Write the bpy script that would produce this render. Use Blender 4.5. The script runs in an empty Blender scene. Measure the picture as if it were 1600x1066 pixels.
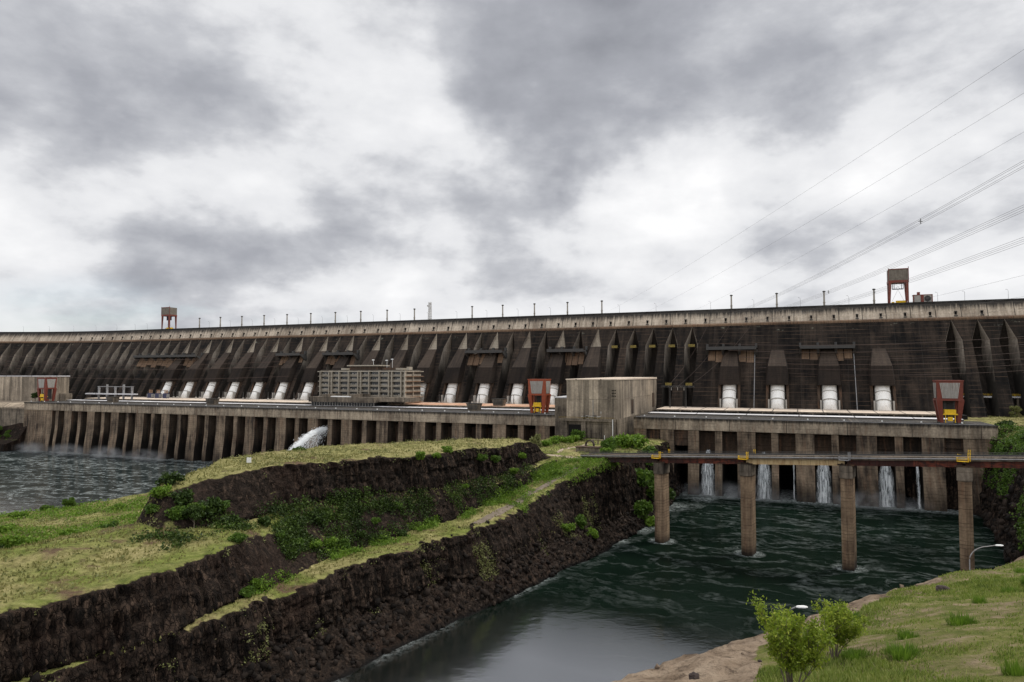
import bpy, math, random
import numpy as np
from mathutils import Vector, Matrix, noise as mnoise

# ------------------------------------------------------------------ camera, sky, sun, exposure
SC = bpy.context.scene
COL = SC.collection
R = math.radians
random.seed(7)
rng = np.random.default_rng(7)

cam_d = bpy.data.cameras.new('camera')
cam_d.lens = 24.0
cam_d.sensor_width = 36.0
cam_d.clip_start = 0.1
cam_d.clip_end = 60000
cam = bpy.data.objects.new('camera', cam_d)
COL.objects.link(cam)
cam.location = (0, 0, 78.0)
cam.rotation_euler = (R(90 + 2.79), 0, 0)
SC.camera = cam

SC.view_settings.view_transform = 'Standard'
SC.view_settings.look = 'None'
SC.view_settings.exposure = 0.62
SC.view_settings.gamma = 1.0

SUN_EL, SUN_AZ = 52.0, 62.0            # degrees; azimuth measured from +Y towards +X
sun_d = bpy.data.lights.new('sun', 'SUN')
sun_d.energy = 1.5
sun_d.angle = R(10)
sun_d.color = (1.0, 0.95, 0.86)
sun = bpy.data.objects.new('sun', sun_d)
COL.objects.link(sun)
sdir = Vector((math.sin(R(SUN_AZ)) * math.cos(R(SUN_EL)), math.cos(R(SUN_AZ)) * math.cos(R(SUN_EL)), math.sin(R(SUN_EL))))
sun.rotation_euler = sdir.to_track_quat('Z', 'Y').to_euler()
sun.location = (0, 300, 900)


class NT:
    """tiny wrapper for building node trees"""
    def __init__(self, nt):
        self.nt = nt
        nt.nodes.clear()

    def node(self, t, **kw):
        n = self.nt.nodes.new(t)
        for k, v in kw.items():
            setattr(n, k, v)
        return n

    def put(self, sock, v):
        if isinstance(v, bpy.types.NodeSocket):
            self.nt.links.new(v, sock)
        elif v is not None:
            if sock.type == 'RGBA' and len(v) == 3:
                v = (*v, 1)
            sock.default_value = v

    def math(self, op, a, b=None, c=None, clamp=False):
        n = self.node('ShaderNodeMath', operation=op, use_clamp=clamp)
        for i, v in enumerate((a, b, c)):
            if v is not None:
                self.put(n.inputs[i], v)
        return n.outputs[0]

    def vmath(self, op, a, b=None, scale=None):
        n = self.node('ShaderNodeVectorMath', operation=op)
        self.put(n.inputs[0], a)
        if b is not None:
            self.put(n.inputs[1], b)
        if scale is not None:
            self.put(n.inputs[3], scale)
        return n.outputs['Value'] if op in ('DOT_PRODUCT', 'LENGTH', 'DISTANCE') else n.outputs[0]

    def comb(self, x, y, z):
        n = self.node('ShaderNodeCombineXYZ')
        for i, v in enumerate((x, y, z)):
            self.put(n.inputs[i], v)
        return n.outputs[0]

    def sep(self, v):
        n = self.node('ShaderNodeSeparateXYZ')
        self.put(n.inputs[0], v)
        return n.outputs

    def noise(self, vec, scale, detail=4, rough=.55, dist=0, color=False):
        n = self.node('ShaderNodeTexNoise')
        self.put(n.inputs['Vector'], vec)
        self.put(n.inputs['Scale'], scale)
        n.inputs['Detail'].default_value = detail
        n.inputs['Roughness'].default_value = rough
        n.inputs['Distortion'].default_value = dist
        return n.outputs['Color'] if color else n.outputs['Fac']

    def ramp(self, fac, stops, interp='LINEAR'):
        n = self.node('ShaderNodeValToRGB')
        cr = n.color_ramp
        cr.interpolation = interp
        while len(cr.elements) < len(stops):
            cr.elements.new(0.5)
        for el, (p, c) in zip(cr.elements, stops):
            el.position = p
            if not hasattr(c, '__len__'):
                c = (c, c, c)
            el.color = (*c, 1)
        self.put(n.inputs[0], fac)
        return n.outputs[0]

    def rng(self, v, a, b, c=0.0, d=1.0, smooth=False):
        n = self.node('ShaderNodeMapRange')
        if smooth:
            n.interpolation_type = 'SMOOTHSTEP'
        self.put(n.inputs[0], v)
        for i, x in enumerate((a, b, c, d)):
            n.inputs[i + 1].default_value = x
        return n.outputs[0]

    def mix(self, fac, a, b, mode='MIX'):
        n = self.node('ShaderNodeMix', data_type='RGBA', blend_type=mode)
        self.put(n.inputs[0], fac)
        self.put(n.inputs[6], a)
        self.put(n.inputs[7], b)
        return n.outputs[2]

    def pos(self):
        return self.node('ShaderNodeNewGeometry').outputs['Position']

    def bump(self, h, strength=.4, dist=.3):
        n = self.node('ShaderNodeBump')
        n.inputs['Strength'].default_value = strength
        n.inputs['Distance'].default_value = dist
        self.put(n.inputs['Height'], h)
        return n.outputs[0]


def pixel_direction(px, py):
    f = 1600 * 24 / 36
    d = (px - 800) / f, 1.0, -(py - 533) / f
    c, s = math.cos(R(2.79)), math.sin(R(2.79))
    return Vector((d[0], d[1] * c - d[2] * s, d[1] * s + d[2] * c)).normalized()


# sky: Nishita sky seen through gaps of a broken overcast layer
world = bpy.data.worlds.new('World')
SC.world = world
world.use_nodes = True
W_ = NT(world.node_tree)
tc = W_.node('ShaderNodeTexCoord').outputs['Generated']
nrm = W_.vmath('NORMALIZE', tc)
dx, dy, dz = W_.sep(nrm)
sky = W_.node('ShaderNodeTexSky', sky_type='NISHITA')
sky.sun_disc = False
sky.sun_elevation = R(SUN_EL)
sky.sun_rotation = R(SUN_AZ)
zz = W_.math('ADD', W_.math('MAXIMUM', dz, 0.0), 0.24)
plane = W_.comb(W_.math('DIVIDE', dx, zz), W_.math('DIVIDE', dy, zz), 0.0)
n1 = W_.noise(W_.vmath('ADD', W_.vmath('MULTIPLY', nrm, (2.6, 2.6, 5.2)), (3.1, 7.7, 0)), 1.0, 9, .52, .15)
n2 = W_.noise(W_.vmath('ADD', plane, (13.4, 1.2, 4)), 1.9, 8, .52, .12)
n4 = W_.noise(W_.vmath('MULTIPLY', nrm, (2.4, 2.4, 4.8)), 2.0, 10, .54, .1)
v = W_.math('ADD', W_.math('MULTIPLY', W_.math('SUBTRACT', n1, .5), 1.0),
            W_.math('MULTIPLY', W_.math('SUBTRACT', n2, .5), 0.62))
v = W_.math('ADD', v, W_.math('MULTIPLY', W_.math('SUBTRACT', n4, .5), 0.85))
n6 = W_.noise(W_.vmath('MULTIPLY', nrm, (4.4, 4.4, 8.0)), 1.9, 12, .58, .1)
v = W_.math('ADD', v, W_.math('MULTIPLY', W_.math('MULTIPLY', W_.math('SUBTRACT', n6, .5), 0.6), W_.rng(dz, .5, .08, .5, 1.0)))
warp = W_.vmath('SUBTRACT', W_.noise(nrm, 3.5, 5, .6, 0, True), (.5, .5, .5))
wn = W_.vmath('NORMALIZE', W_.vmath('ADD', nrm, W_.vmath('SCALE', warp, scale=0.38)))
blobs = [  # direction (as seen in the photograph), width in degrees, darker (-) or brighter (+)
    (120, 120, 15, -.24), (420, 100, 8, .03), (800, 110, 11, -.27), (980, 130, 9, -.16), (560, 235, 8, .10), (60, 260, 7, .28),
    (950, 340, 5, .24), (1080, 350, 5.5, .30), (1200, 350, 4.5, .22), (1450, 195, 7, .24), (1225, 275, 7, -.26), (860, 285, 6, -.26), (1020, 30, 8, -.05),
    (330, 420, 5, -.2), (520, 415, 5, -.2), (760, 405, 5, -.1), (1400, 380, 6, -.06), (250, 330, 9, .06), (1550, 90, 10, -.05),
    (450, 290, 7, .08), (200, 210, 8, -.12), (1300, 100, 10, .05), (1350, 340, 6, .1), (700, 350, 7, .14), (1560, 300, 6, -.12)]
acc = v
for px, py, wd, amp in blobs:
    d0 = pixel_direction(px, py)
    k = 2.0 / (R(wd) ** 2)
    dot = W_.vmath('DOT_PRODUCT', wn, tuple(d0))
    g = W_.math('EXPONENT', W_.math('MULTIPLY', W_.math('SUBTRACT', dot, 1.0), k))
    acc = W_.math('MULTIPLY_ADD', g, amp * .92, acc)
acc = W_.math('ADD', acc, W_.rng(dz, .20, .52, .66, .48))
cloud = W_.ramp(acc, [(0.0, (.18, .187, .21)), (.3, (.265, .273, .30)), (.47, (.36, .368, .392)), (.63, (.52, .525, .54)), (.95, (.65, .65, .655))])
# the overcast brightens towards the zenith; an added glow gives water its bright reflection
dglow = W_.vmath('DOT_PRODUCT', nrm, tuple(pixel_direction(925, -420)))
glow = W_.math('EXPONENT', W_.math('MULTIPLY', W_.math('SUBTRACT', dglow, 1.0), 2.0 / R(14) ** 2))
up = W_.rng(dz, .55, .95, 1.0, 1.45)
# the sky behind the camera is raised as unseen fill for facing walls
gain = W_.math('MULTIPLY_ADD', W_.math('MULTIPLY', glow, W_.rng(dz, .52, .62)), 3.0, W_.math('MULTIPLY', up, W_.rng(dy, .35, -.35, 1.0, 1.55)))
cloud = W_.vmath('SCALE', cloud, scale=gain)
# thin gaps low over the dam on the left
gapn = W_.noise(W_.vmath('ADD', plane, (5.0, 2.0, 9.0)), 1.5, 6, .6)
d1 = W_.vmath('DOT_PRODUCT', nrm, tuple(pixel_direction(250, 480)))
gl = W_.math('EXPONENT', W_.math('MULTIPLY', W_.math('SUBTRACT', d1, 1.0), 2.0 / R(17) ** 2))
gap = W_.math('MULTIPLY', W_.math('MULTIPLY', W_.rng(gapn, .47, .68, 0, .5), gl), W_.rng(dz, .07, .13, 1, 0))
bg1 = W_.node('ShaderNodeBackground')
W_.put(bg1.inputs[0], cloud)
bg1.inputs[1].default_value = 1.0
bg2 = W_.node('ShaderNodeBackground')
W_.put(bg2.inputs[0], sky.outputs[0])
bg2.inputs[1].default_value = 0.10
ms = W_.node('ShaderNodeMixShader')
W_.put(ms.inputs[0], gap)
W_.put(ms.inputs[1], bg1.outputs[0])
W_.put(ms.inputs[2], bg2.outputs[0])
wo = W_.node('ShaderNodeOutputWorld')
W_.put(wo.inputs[0], ms.outputs[0])

# ------------------------------------------------------------------ the dam's own axes: s along the crest, t upstream
PHI = R(22.9)
EX = Vector((math.cos(PHI), -math.sin(PHI), 0))
NX = Vector((math.sin(PHI), math.cos(PHI), 0))
S0, TREF, RC = -800.0, 600.0, 430.0


def W(s, t, z):
    """point in the world from dam axes; west of S0 the axis bends downstream"""
    if s >= S0:
        p = EX * s + NX * t
    else:
        a = (S0 - s) / RC
        nn = NX * math.cos(a) - EX * math.sin(a)
        p = EX * S0 + NX * (TREF - RC) + nn * (RC + t - TREF)
    return (p.x, p.y, z)


# ------------------------------------------------------------------ mesh helpers
class MB:
    def __init__(self, fn=None):
        self.v, self.f, self.m = [], [], []
        self.fn = fn

    def vert(self, p):
        self.v.append(tuple(self.fn(*p)) if self.fn else tuple(p))
        return len(self.v) - 1

    def face(self, idx, m=0):
        self.f.append(tuple(idx))
        self.m.append(m)

    def poly(self, pts, m=0):
        self.face([self.vert(p) for p in pts], m)

    def hexa(self, b, t, m=0):
        """b, t: four bottom and four top corners, counter-clockwise from above"""
        i = [self.vert(p) for p in b] + [self.vert(p) for p in t]
        for q in ((3, 2, 1, 0), (4, 5, 6, 7), (0, 1, 5, 4), (1, 2, 6, 5), (2, 3, 7, 6), (3, 0, 4, 7)):
            self.face([i[k] for k in q], m)
        return self

    def box(self, x0, x1, y0, y1, z0, z1, m=0):
        return self.hexa([(x0, y0, z0), (x1, y0, z0), (x1, y1, z0), (x0, y1, z0)],
                         [(x0, y0, z1), (x1, y0, z1), (x1, y1, z1), (x0, y1, z1)], m)

    def tap(self, cx, cy, z0, z1, w0, d0, w1, d1, cx1=None, cy1=None, m=0):
        cx1 = cx if cx1 is None else cx1
        cy1 = cy if cy1 is None else cy1
        r = lambda x, y, w, d, z: [(x - w / 2, y - d / 2, z), (x + w / 2, y - d / 2, z), (x + w / 2, y + d / 2, z), (x - w / 2, y + d / 2, z)]
        return self.hexa(r(cx, cy, w0, d0, z0), r(cx1, cy1, w1, d1, z1), m)

    def loft(self, rings, m=0, cap=True):
        ids = [[self.vert(p) for p in r] for r in rings]
        n = len(ids[0])
        for a, b in zip(ids[:-1], ids[1:]):
            for k in range(n):
                self.face((a[k], a[(k + 1) % n], b[(k + 1) % n], b[k]), m)
        if cap:
            self.face(ids[0][::-1], m)
            self.face(ids[-1], m)
        return self

    def tube(self, pts, rad, n=6, m=0, cap=True):
        rings = []
        P = [Vector(p) for p in pts]
        rs = rad if hasattr(rad, '__len__') else [rad] * len(P)
        for i, p in enumerate(P):
            d = (P[min(i + 1, len(P) - 1)] - P[max(i - 1, 0)]).normalized()
            u = d.cross(Vector((0, 0, 1)))
            if u.length < .05:
                u = d.cross(Vector((1, 0, 0)))
            u.normalize()
            w = d.cross(u)
            rings.append([tuple(p + (u * math.cos(2 * math.pi * k / n) + w * math.sin(2 * math.pi * k / n)) * rs[i]) for k in range(n)])
        return self.loft(rings, m, cap)

    def grid(self, P, m=0, mf=None):
        """P: 2-D list of points"""
        ids = [[self.vert(p) for p in row] for row in P]
        for i in range(len(ids) - 1):
            for j in range(len(ids[0]) - 1):
                self.face((ids[i][j], ids[i][j + 1], ids[i + 1][j + 1], ids[i + 1][j]), mf(i, j) if mf else m)
        return self


def mesh_obj(name, mb, mats, parent=None, smooth=False):
    me = bpy.data.meshes.new(name)
    me.from_pydata(mb.v, [], mb.f)
    for m in (mats if isinstance(mats, (list, tuple)) else [mats]):
        me.materials.append(m)
    if any(mb.m):
        me.polygons.foreach_set('material_index', mb.m)
    if smooth:
        me.polygons.foreach_set('use_smooth', [True] * len(me.polygons))
    me.update()
    o = bpy.data.objects.new(name, me)
    COL.objects.link(o)
    if parent is not None:
        o.parent = parent
        if mb.fn is not None:        # mesh already holds world coordinates
            o.matrix_parent_inverse = Matrix.LocRotScale(parent.location, parent.rotation_euler, parent.scale).inverted()
    return o


def np_mesh(name, V, F, mat, parent=None, smooth=False):
    """fast mesh from numpy arrays; F is (n,3) or (n,4)"""
    me = bpy.data.meshes.new(name)
    k = F.shape[1]
    me.vertices.add(len(V))
    me.vertices.foreach_set('co', np.ascontiguousarray(V, dtype=np.float32).ravel())
    me.loops.add(F.size)
    me.loops.foreach_set('vertex_index', np.ascontiguousarray(F, dtype=np.int32).ravel())
    me.polygons.add(len(F))
    me.polygons.foreach_set('loop_start', np.arange(0, F.size, k, dtype=np.int32))
    me.polygons.foreach_set('loop_total', np.full(len(F), k, dtype=np.int32))
    if smooth:
        me.polygons.foreach_set('use_smooth', np.ones(len(F), dtype=bool))
    me.materials.append(mat)
    me.update(calc_edges=True)
    me.validate()
    o = bpy.data.objects.new(name, me)
    COL.objects.link(o)
    if parent is not None:
        o.parent = parent
    return o


def tag(o, label=None, cat=None, group=None, kind=None):
    if label:
        o['label'] = label
    if cat:
        o['category'] = cat
    if group:
        o['group'] = group
    if kind:
        o['kind'] = kind
    return o


def thing(name, label, cat, loc, rz=0.0, group=None):
    o = bpy.data.objects.new(name, None)
    o.empty_display_size = 1
    COL.objects.link(o)
    o.location = loc
    o.rotation_euler = (0, 0, rz)
    return tag(o, label, cat, group)


def dup(root, loc=None, rz=None, label=None, group=None, scale=None):
    r = root.copy()
    COL.objects.link(r)
    if loc is not None:
        r.location = loc
    if rz is not None:
        r.rotation_euler = (0, 0, rz)
    if scale is not None:
        r.scale = (scale,) * 3
    if label:
        r['label'] = label
    if group:
        r['group'] = group
    for ch in list(root.children):
        c = ch.copy()
        COL.objects.link(c)
        c.parent = r
        for g in list(ch.children):
            d = g.copy()
            COL.objects.link(d)
            d.parent = c
    return r


ORD = ['first', 'second', 'third', 'fourth', 'fifth', 'sixth', 'seventh', 'eighth', 'ninth', 'tenth', 'eleventh', 'twelfth',
       'thirteenth', 'fourteenth', 'fifteenth', 'sixteenth', 'seventeenth', 'eighteenth', 'nineteenth', 'twentieth']


# ------------------------------------------------------------------ materials
def new_mat(name):
    m = bpy.data.materials.new(name)
    m.use_nodes = True
    return m, NT(m.node_tree)


def finish(m, N, color, rough=.85, normal=None, spec=.3, metallic=0.0, alpha=None, trans=None):
    b = N.node('ShaderNodeBsdfPrincipled')
    N.put(b.inputs['Base Color'], color)
    N.put(b.inputs['Roughness'], rough)
    N.put(b.inputs['Specular IOR Level'], spec)
    N.put(b.inputs['Metallic'], metallic)
    if normal is not None:
        N.put(b.inputs['Normal'], normal)
    if alpha is not None:
        N.put(b.inputs['Alpha'], alpha)
    o = N.node('ShaderNodeOutputMaterial')
    out = b.outputs[0]
    if trans is not None:
        t = N.node('ShaderNodeBsdfTranslucent')
        N.put(t.inputs[0], color)
        mx = N.node('ShaderNodeMixShader')
        mx.inputs[0].default_value = trans
        N.put(mx.inputs[1], out)
        N.put(mx.inputs[2], t.outputs[0])
        out = mx.outputs[0]
    N.put(o.inputs[0], out)
    return m


def dam_coords(N):
    """(s, t, z) of the shaded point in dam axes"""
    p = N.pos()
    s = N.vmath('DOT_PRODUCT', p, tuple(EX))
    t = N.vmath('DOT_PRODUCT', p, tuple(NX))
    z = N.sep(p)[2]
    return s, t, z


def line_mask(N, x, period, width, off=0.0):
    """1 on thin lines every period metres"""
    fr = N.math('FRACT', N.math('DIVIDE', N.math('ADD', x, off + 5000.0 * period), period))
    return N.math('LESS_THAN', fr, width / period)


def concrete(name, base, dark, stain=.5, lift=2.5, streak=.25, lift_amt=.5, joint=None, board=None, top_stain=None, rust=0.0, big=.02, low_stain_shade=None, lime_z=None, tmix=.7, pale_lines=0.0):
    m, N = new_mat(name)
    s, t, z = dam_coords(N)
    P = N.pos()
    # wide blotches, vertical run-off streaks, fine grain
    blot = N.noise(P, big, 5, .6)
    sv = N.comb(N.math('MULTIPLY', N.math('ADD', s, N.math('MULTIPLY', t, tmix)), streak), 0, N.math('MULTIPLY', z, .035))
    run = N.noise(sv, 1.0, 6, .65)
    fine = N.noise(P, .8, 5, .65)
    a = N.math('ADD', N.math('MULTIPLY', blot, .5), N.math('MULTIPLY', run, .5))
    k = N.rng(a, .5 - .11, .5 + .11, 0, 1)
    k = N.math('ADD', k, stain - .5, clamp=True)
    col = N.mix(k, base, dark)
    col = N.mix(N.rng(fine, .3, .7, .0, .42), col, tuple(c * .5 for c in dark))
    # light lime runs
    lime = N.rng(N.noise(N.vmath('ADD', sv, (30, 0, 4)), 2.3, 5, .7), .62, .78, 0, .5)
    col = N.mix(N.math('MULTIPLY', lime, N.rng(fine, .35, .6)), col, tuple(min(1, c * 1.35 + .02) for c in base))
    if rust:
        rn = N.rng(N.noise(N.vmath('ADD', sv, (7, 0, 9)), 1.4, 4, .6), .52, .72, 0, rust)
        col = N.mix(rn, col, (.20, .10, .055))
    # pour lines
    wob = N.math('MULTIPLY', N.noise(P, .3, 2), .5)
    lm = line_mask(N, N.math('ADD', z, wob), lift, .28)
    brk = N.rng(N.noise(N.comb(N.math('MULTIPLY', s, .08), 0, N.math('MULTIPLY', z, .9)), 1.0, 3), .4, .6)
    col = N.mix(N.math('MULTIPLY', N.math('MULTIPLY', lm, brk), lift_amt), col, tuple(c * .35 for c in dark))
    if joint:
        jm = line_mask(N, s, joint[0], joint[1], joint[2])
        col = N.mix(N.math('MULTIPLY', jm, .8), col, (.012, .011, .010))
    if board:
        bn = N.noise(N.comb(N.math('FLOOR', N.math('DIVIDE', N.math('ADD', s, N.math('MULTIPLY', t, 1.0 if tmix else 0.0)), board)), 3.3, 1.7), 7.31, 0)
        col = N.mix(1.0, col, N.ramp(bn, [(.3, .62), (.7, 1.2)]), 'MULTIPLY')
        col = N.mix(N.math('MULTIPLY', line_mask(N, N.math('ADD', s, N.math('MULTIPLY', t, 1.0 if tmix else 0.0)), board, .25), .45), col, (.05, .045, .04))
    if top_stain:
        z0, z1 = top_stain          # drip line: black growth from the coping down
        ragged = N.math('MULTIPLY', N.math('SUBTRACT', N.noise(N.comb(N.math('MULTIPLY', s, .55), 0, N.math('MULTIPLY', z, .04)), 1.0, 6, .7), .5), 3.2 * (z1 - z0))
        tm = N.rng(N.math('ADD', z, ragged), z0, z1, 0, .93)
        col = N.mix(tm, col, (.022, .021, .020))
    if pale_lines:
        pl = line_mask(N, N.math('ADD', z, N.math('MULTIPLY', wob, .6)), 3.1, .3, 1.2)
        pb = N.rng(N.noise(N.comb(N.math('MULTIPLY', s, .05), 3, N.math('MULTIPLY', z, .7)), 1.0, 4), .42, .6)
        col = N.mix(N.math('MULTIPLY', N.math('MULTIPLY', pl, pb), pale_lines), col, (.13, .085, .058))
    if lime_z:
        lz = N.math('MULTIPLY', N.rng(z, lime_z[0], lime_z[0] + 3), N.rng(z, lime_z[1], lime_z[1] - 2))
        lp = N.rng(N.noise(N.vmath('MULTIPLY', P, (.14, .14, .3)), 1.0, 4, .7), .62, .72, 0, .75)
        col = N.mix(N.math('MULTIPLY', lz, lp), col, (.26, .26, .2))
    if low_stain_shade:
        z0, z1 = low_stain_shade          # black growth from below; on pier sides it paints the gaps' shade
        rag = N.math('MULTIPLY', N.math('SUBTRACT', N.noise(N.vmath('MULTIPLY', P, (.11, .11, .03)), 1.0, 5, .6), .5), 2.1 * (z1 - z0))
        col = N.mix(N.rng(N.math('ADD', z, rag), z1, z0, 0, .92), col, (.008, .007, .006))
    h = N.math('ADD', N.math('MULTIPLY', fine, .6), N.math('MULTIPLY', lm, -.3))
    return finish(m, N, col, .9, N.bump(h, .5, .4), .2)


M = {}
M['dam_face'] = concrete('dam_face_concrete', (.062, .045, .033), (.0052, .0044, .0039), stain=.6, big=.06, board=16.95, lime_z=(112, 119), tmix=0.0, pale_lines=.6, streak=.2, lift_amt=.6, joint=(8.475, .35, 4.6))
M['dam_recess'] = concrete('recess_concrete', (.42, .365, .30), (.15, .125, .103), stain=.34, streak=.35, lift_amt=.35, low_stain_shade=(76, 104))
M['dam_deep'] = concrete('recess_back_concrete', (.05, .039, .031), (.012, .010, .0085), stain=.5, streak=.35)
M['dam_panel'] = concrete('pale_panel_concrete', (.42, .36, .28), (.2, .165, .125), stain=.3, streak=.35)
M['crest'] = concrete('crest_concrete', (.64, .54, .42), (.25, .20, .15), stain=.42, big=.05, streak=.4, lift=2.4, lift_amt=.32, joint=(16.95, .6, 4.6), top_stain=(127.0, 131.5), rust=.3, tmix=0.0)
M['coping'] = concrete('coping_concrete', (.06, .055, .05), (.02, .019, .018), stain=.6, streak=.5)
M['rust_ledge'] = concrete('rusty_ledge_concrete', (.27, .18, .115), (.08, .052, .036), stain=.5, streak=.9, rust=.8, tmix=0.0)
M['casing'] = concrete('casing_concrete', (.038, .027, .020), (.010, .008, .007), stain=.5, streak=.3, lift=1.6, lift_amt=.7, tmix=0.0)
M['casing_top'] = concrete('casing_top_concrete', (.085, .063, .047), (.025, .019, .016), stain=.4, streak=.4, lift=1.6, tmix=0.0)
M['wall'] = concrete('powerhouse_concrete', (.50, .41, .30), (.12, .094, .07), stain=.44, streak=.35, lift=2.0, joint=(34.1, .4, 9.0), rust=.35, lift_amt=.4, top_stain=(46.6, 48.8), big=.05)
M['pier'] = concrete('pier_concrete', (.34, .255, .175), (.038, .029, .022), low_stain_shade=(-3, 13), stain=.54, big=.06, streak=.45, lift=1.8, rust=.45, lift_amt=.55)
M['pier_side'] = concrete('shaded_pier_side_concrete', (.15, .11, .078), (.03, .024, .019), stain=.55, streak=.4, lift=1.8, rust=.4, big=.06, low_stain_shade=(14, 30))  # dark sides and black lower part paint the shade between piers
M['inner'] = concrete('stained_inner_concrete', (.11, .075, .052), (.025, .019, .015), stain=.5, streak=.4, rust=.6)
M['black'] = concrete('gap_shade_concrete', (.014, .012, .011), (.006, .006, .006), stain=.5)  # near-black colour paints the shade inside gaps and openings
M['service'] = concrete('board_marked_concrete', (.52, .43, .325), (.13, .107, .084), stain=.46, big=.045, streak=.5, lift=60, board=3.4, lift_amt=0)
M['podium'] = concrete('podium_concrete', (.32, .262, .198), (.04, .033, .027), stain=.5, big=.06, streak=.4, lift=3)
M['office'] = concrete('office_concrete', (.46, .41, .33), (.26, .225, .18), stain=.35, lift=50, lift_amt=0)
M['bridge_pier'] = concrete('bridge_pier_concrete', (.40, .285, .18), (.085, .054, .036), stain=.46, streak=.95, lift=1.3, rust=.45, lift_amt=.6, big=.09, low_stain_shade=(.6, 5.0))
M['road'] = concrete('deck_road', (.15, .115, .085), (.06, .05, .042), stain=.5, streak=.1, lift=50, lift_amt=0)


def simple(name, col, rough=.6, var=.25, scale=1.5, spec=.4, metallic=0.0, objcoord=True, dirt=None):
    m, N = new_mat(name)
    P = N.node('ShaderNodeTexCoord').outputs['Object'] if objcoord else N.pos()
    n = N.noise(P, scale, 5, .6)
    c = N.mix(N.rng(n, .3, .7), tuple(x * (1 - var) for x in col), tuple(min(1, x * (1 + var * .6)) for x in col))
    if dirt:
        sv = N.vmath('MULTIPLY', P, (1.6, 1.6, .15))
        d = N.rng(N.noise(sv, 1.0, 5, .65), .5, .72, 0, .75)
        c = N.mix(d, c, dirt)
    return finish(m, N, c, rough, N.bump(n, .15, .05), spec, metallic)


M['penstock_white'] = simple('white_painted_steel', (.88, .87, .83), .5, .06, .35, dirt=(.50, .43, .34))
M['steel'] = simple('grey_steel', (.28, .28, .28), .5, .2, 1.5, dirt=(.15, .10, .07))
M['dark_steel'] = simple('dark_steel', (.05, .048, .045), .6, .3)
M['crane_red'] = simple('oxide_red_paint', (.17, .035, .02), .55, .25, .6, dirt=(.08, .03, .02))
M['crane_orange'] = simple('orange_red_paint', (.30, .06, .02), .55, .25, .6, dirt=(.14, .045, .02))
M['crane_grey'] = simple('ribbed_grey_cladding', (.36, .34, .305), .6, .15, .5, dirt=(.2, .17, .14))
M['yellow'] = simple('yellow_paint', (.75, .46, .01), .5, .15, 1.0)
M['blue_steel'] = simple('navy_painted_steel', (.025, .03, .075), .5, .2)
M['mast'] = simple('pale_weathered_mast', (.34, .31, .26), .8, .3, .8, dirt=(.1, .09, .08))
M['glass'] = simple('dark_window_glass', (.012, .014, .016), .15, .3, .5, spec=.6)
M['white'] = simple('white_paint', (.78, .78, .76), .6, .08, 1.0)
M['tan_roof'] = None
M['orange_sill'] = simple('terracotta_sill', (.34, .20, .12), .8, .3, .5)


def roof_mat(name, base, alt, period, off):
    m, N = new_mat(name)
    s, t, z = dam_coords(N)
    n = N.noise(N.pos(), .12, 5, .6)
    blk = N.noise(N.comb(N.math('FLOOR', N.math('DIVIDE', N.math('ADD', s, off + 9000.0), period)), .5, .5), 5.77, 0)
    c = N.mix(N.rng(n, .35, .65), base, alt)
    c = N.mix(1.0, c, N.ramp(blk, [(.3, .85), (.7, 1.08)]), 'MULTIPLY')
    c = N.mix(N.math('MULTIPLY', line_mask(N, N.math('ADD', s, N.math('MULTIPLY', t, .0)), period, .8, off), .85), c, (.05, .045, .04))
    return finish(m, N, c, .8, None, .25)


M['roof_tan'] = roof_mat('tan_roof_slabs', (.70, .585, .47), (.58, .47, .37), 17.05, 3.0)
M['roof_orange'] = roof_mat('terracotta_roof_slabs', (.50, .24, .13), (.60, .42, .30), 17.05, 3.0)
M['pale_strip'] = roof_mat('pale_metal_strip', (.66, .65, .66), (.5, .48, .48), 34.1, 2.0)


def leaf_mat(name, dark, mid, light, trans=.25, scale=.35):
    m, N = new_mat(name)
    geo = N.node('ShaderNodeNewGeometry')
    rnd = geo.outputs['Random Per Island']
    n = N.noise(geo.outputs['Position'], scale, 4, .6)
    k = N.math('ADD', N.math('MULTIPLY', rnd, .55), N.math('MULTIPLY', N.rng(n, .3, .7), .45))
    c = N.ramp(k, [(.1, dark), (.5, mid), (.92, light)])
    return finish(m, N, c, .6, None, .25, trans=trans)


M['leaf_bright'] = leaf_mat('bright_green_leaves', (.055, .105, .010), (.12, .215, .02), (.22, .32, .045), .35)
M['leaf_mid'] = leaf_mat('mid_green_leaves', (.03, .062, .008), (.07, .135, .016), (.13, .20, .028), .3)
M['leaf_dark'] = leaf_mat('dark_green_leaves', (.012, .026, .004), (.032, .06, .009), (.07, .115, .018), .2)
M['leaf_pale'] = leaf_mat('pale_dry_leaves', (.09, .10, .035), (.17, .18, .06), (.28, .28, .12), .3)
M['leaf_olive'] = leaf_mat('olive_foreground_leaves', (.09, .14, .010), (.21, .29, .025), (.42, .46, .07), .4, 3.0)
M['grass_blade'] = leaf_mat('lawn_blades', (.075, .11, .016), (.17, .23, .036), (.34, .34, .11), .35, .45)
M['grass_tuft'] = leaf_mat('dry_grass_tufts', (.09, .10, .028), (.21, .20, .065), (.38, .345, .15), .3, .06)
M['bark'] = simple('grey_bark', (.16, .13, .10), .9, .4, 3.0)
M['pink'] = leaf_mat('pink_blossom', (.25, .12, .14), (.42, .24, .27), (.55, .38, .4), .3)
M['leaf_scrub'] = leaf_mat('scrub_leaves', (.010, .020, .003), (.03, .056, .008), (.09, .145, .02), .22, .09)


# ------------------------------------------------------------------ the dam
def t_face(z):
    return 610.0 - (120.0 - z) * 0.55


dam = thing('dam', 'long dark stained concrete dam with a pale crest band spanning the whole view', 'dam', W(-300, 600, 45))

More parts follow.
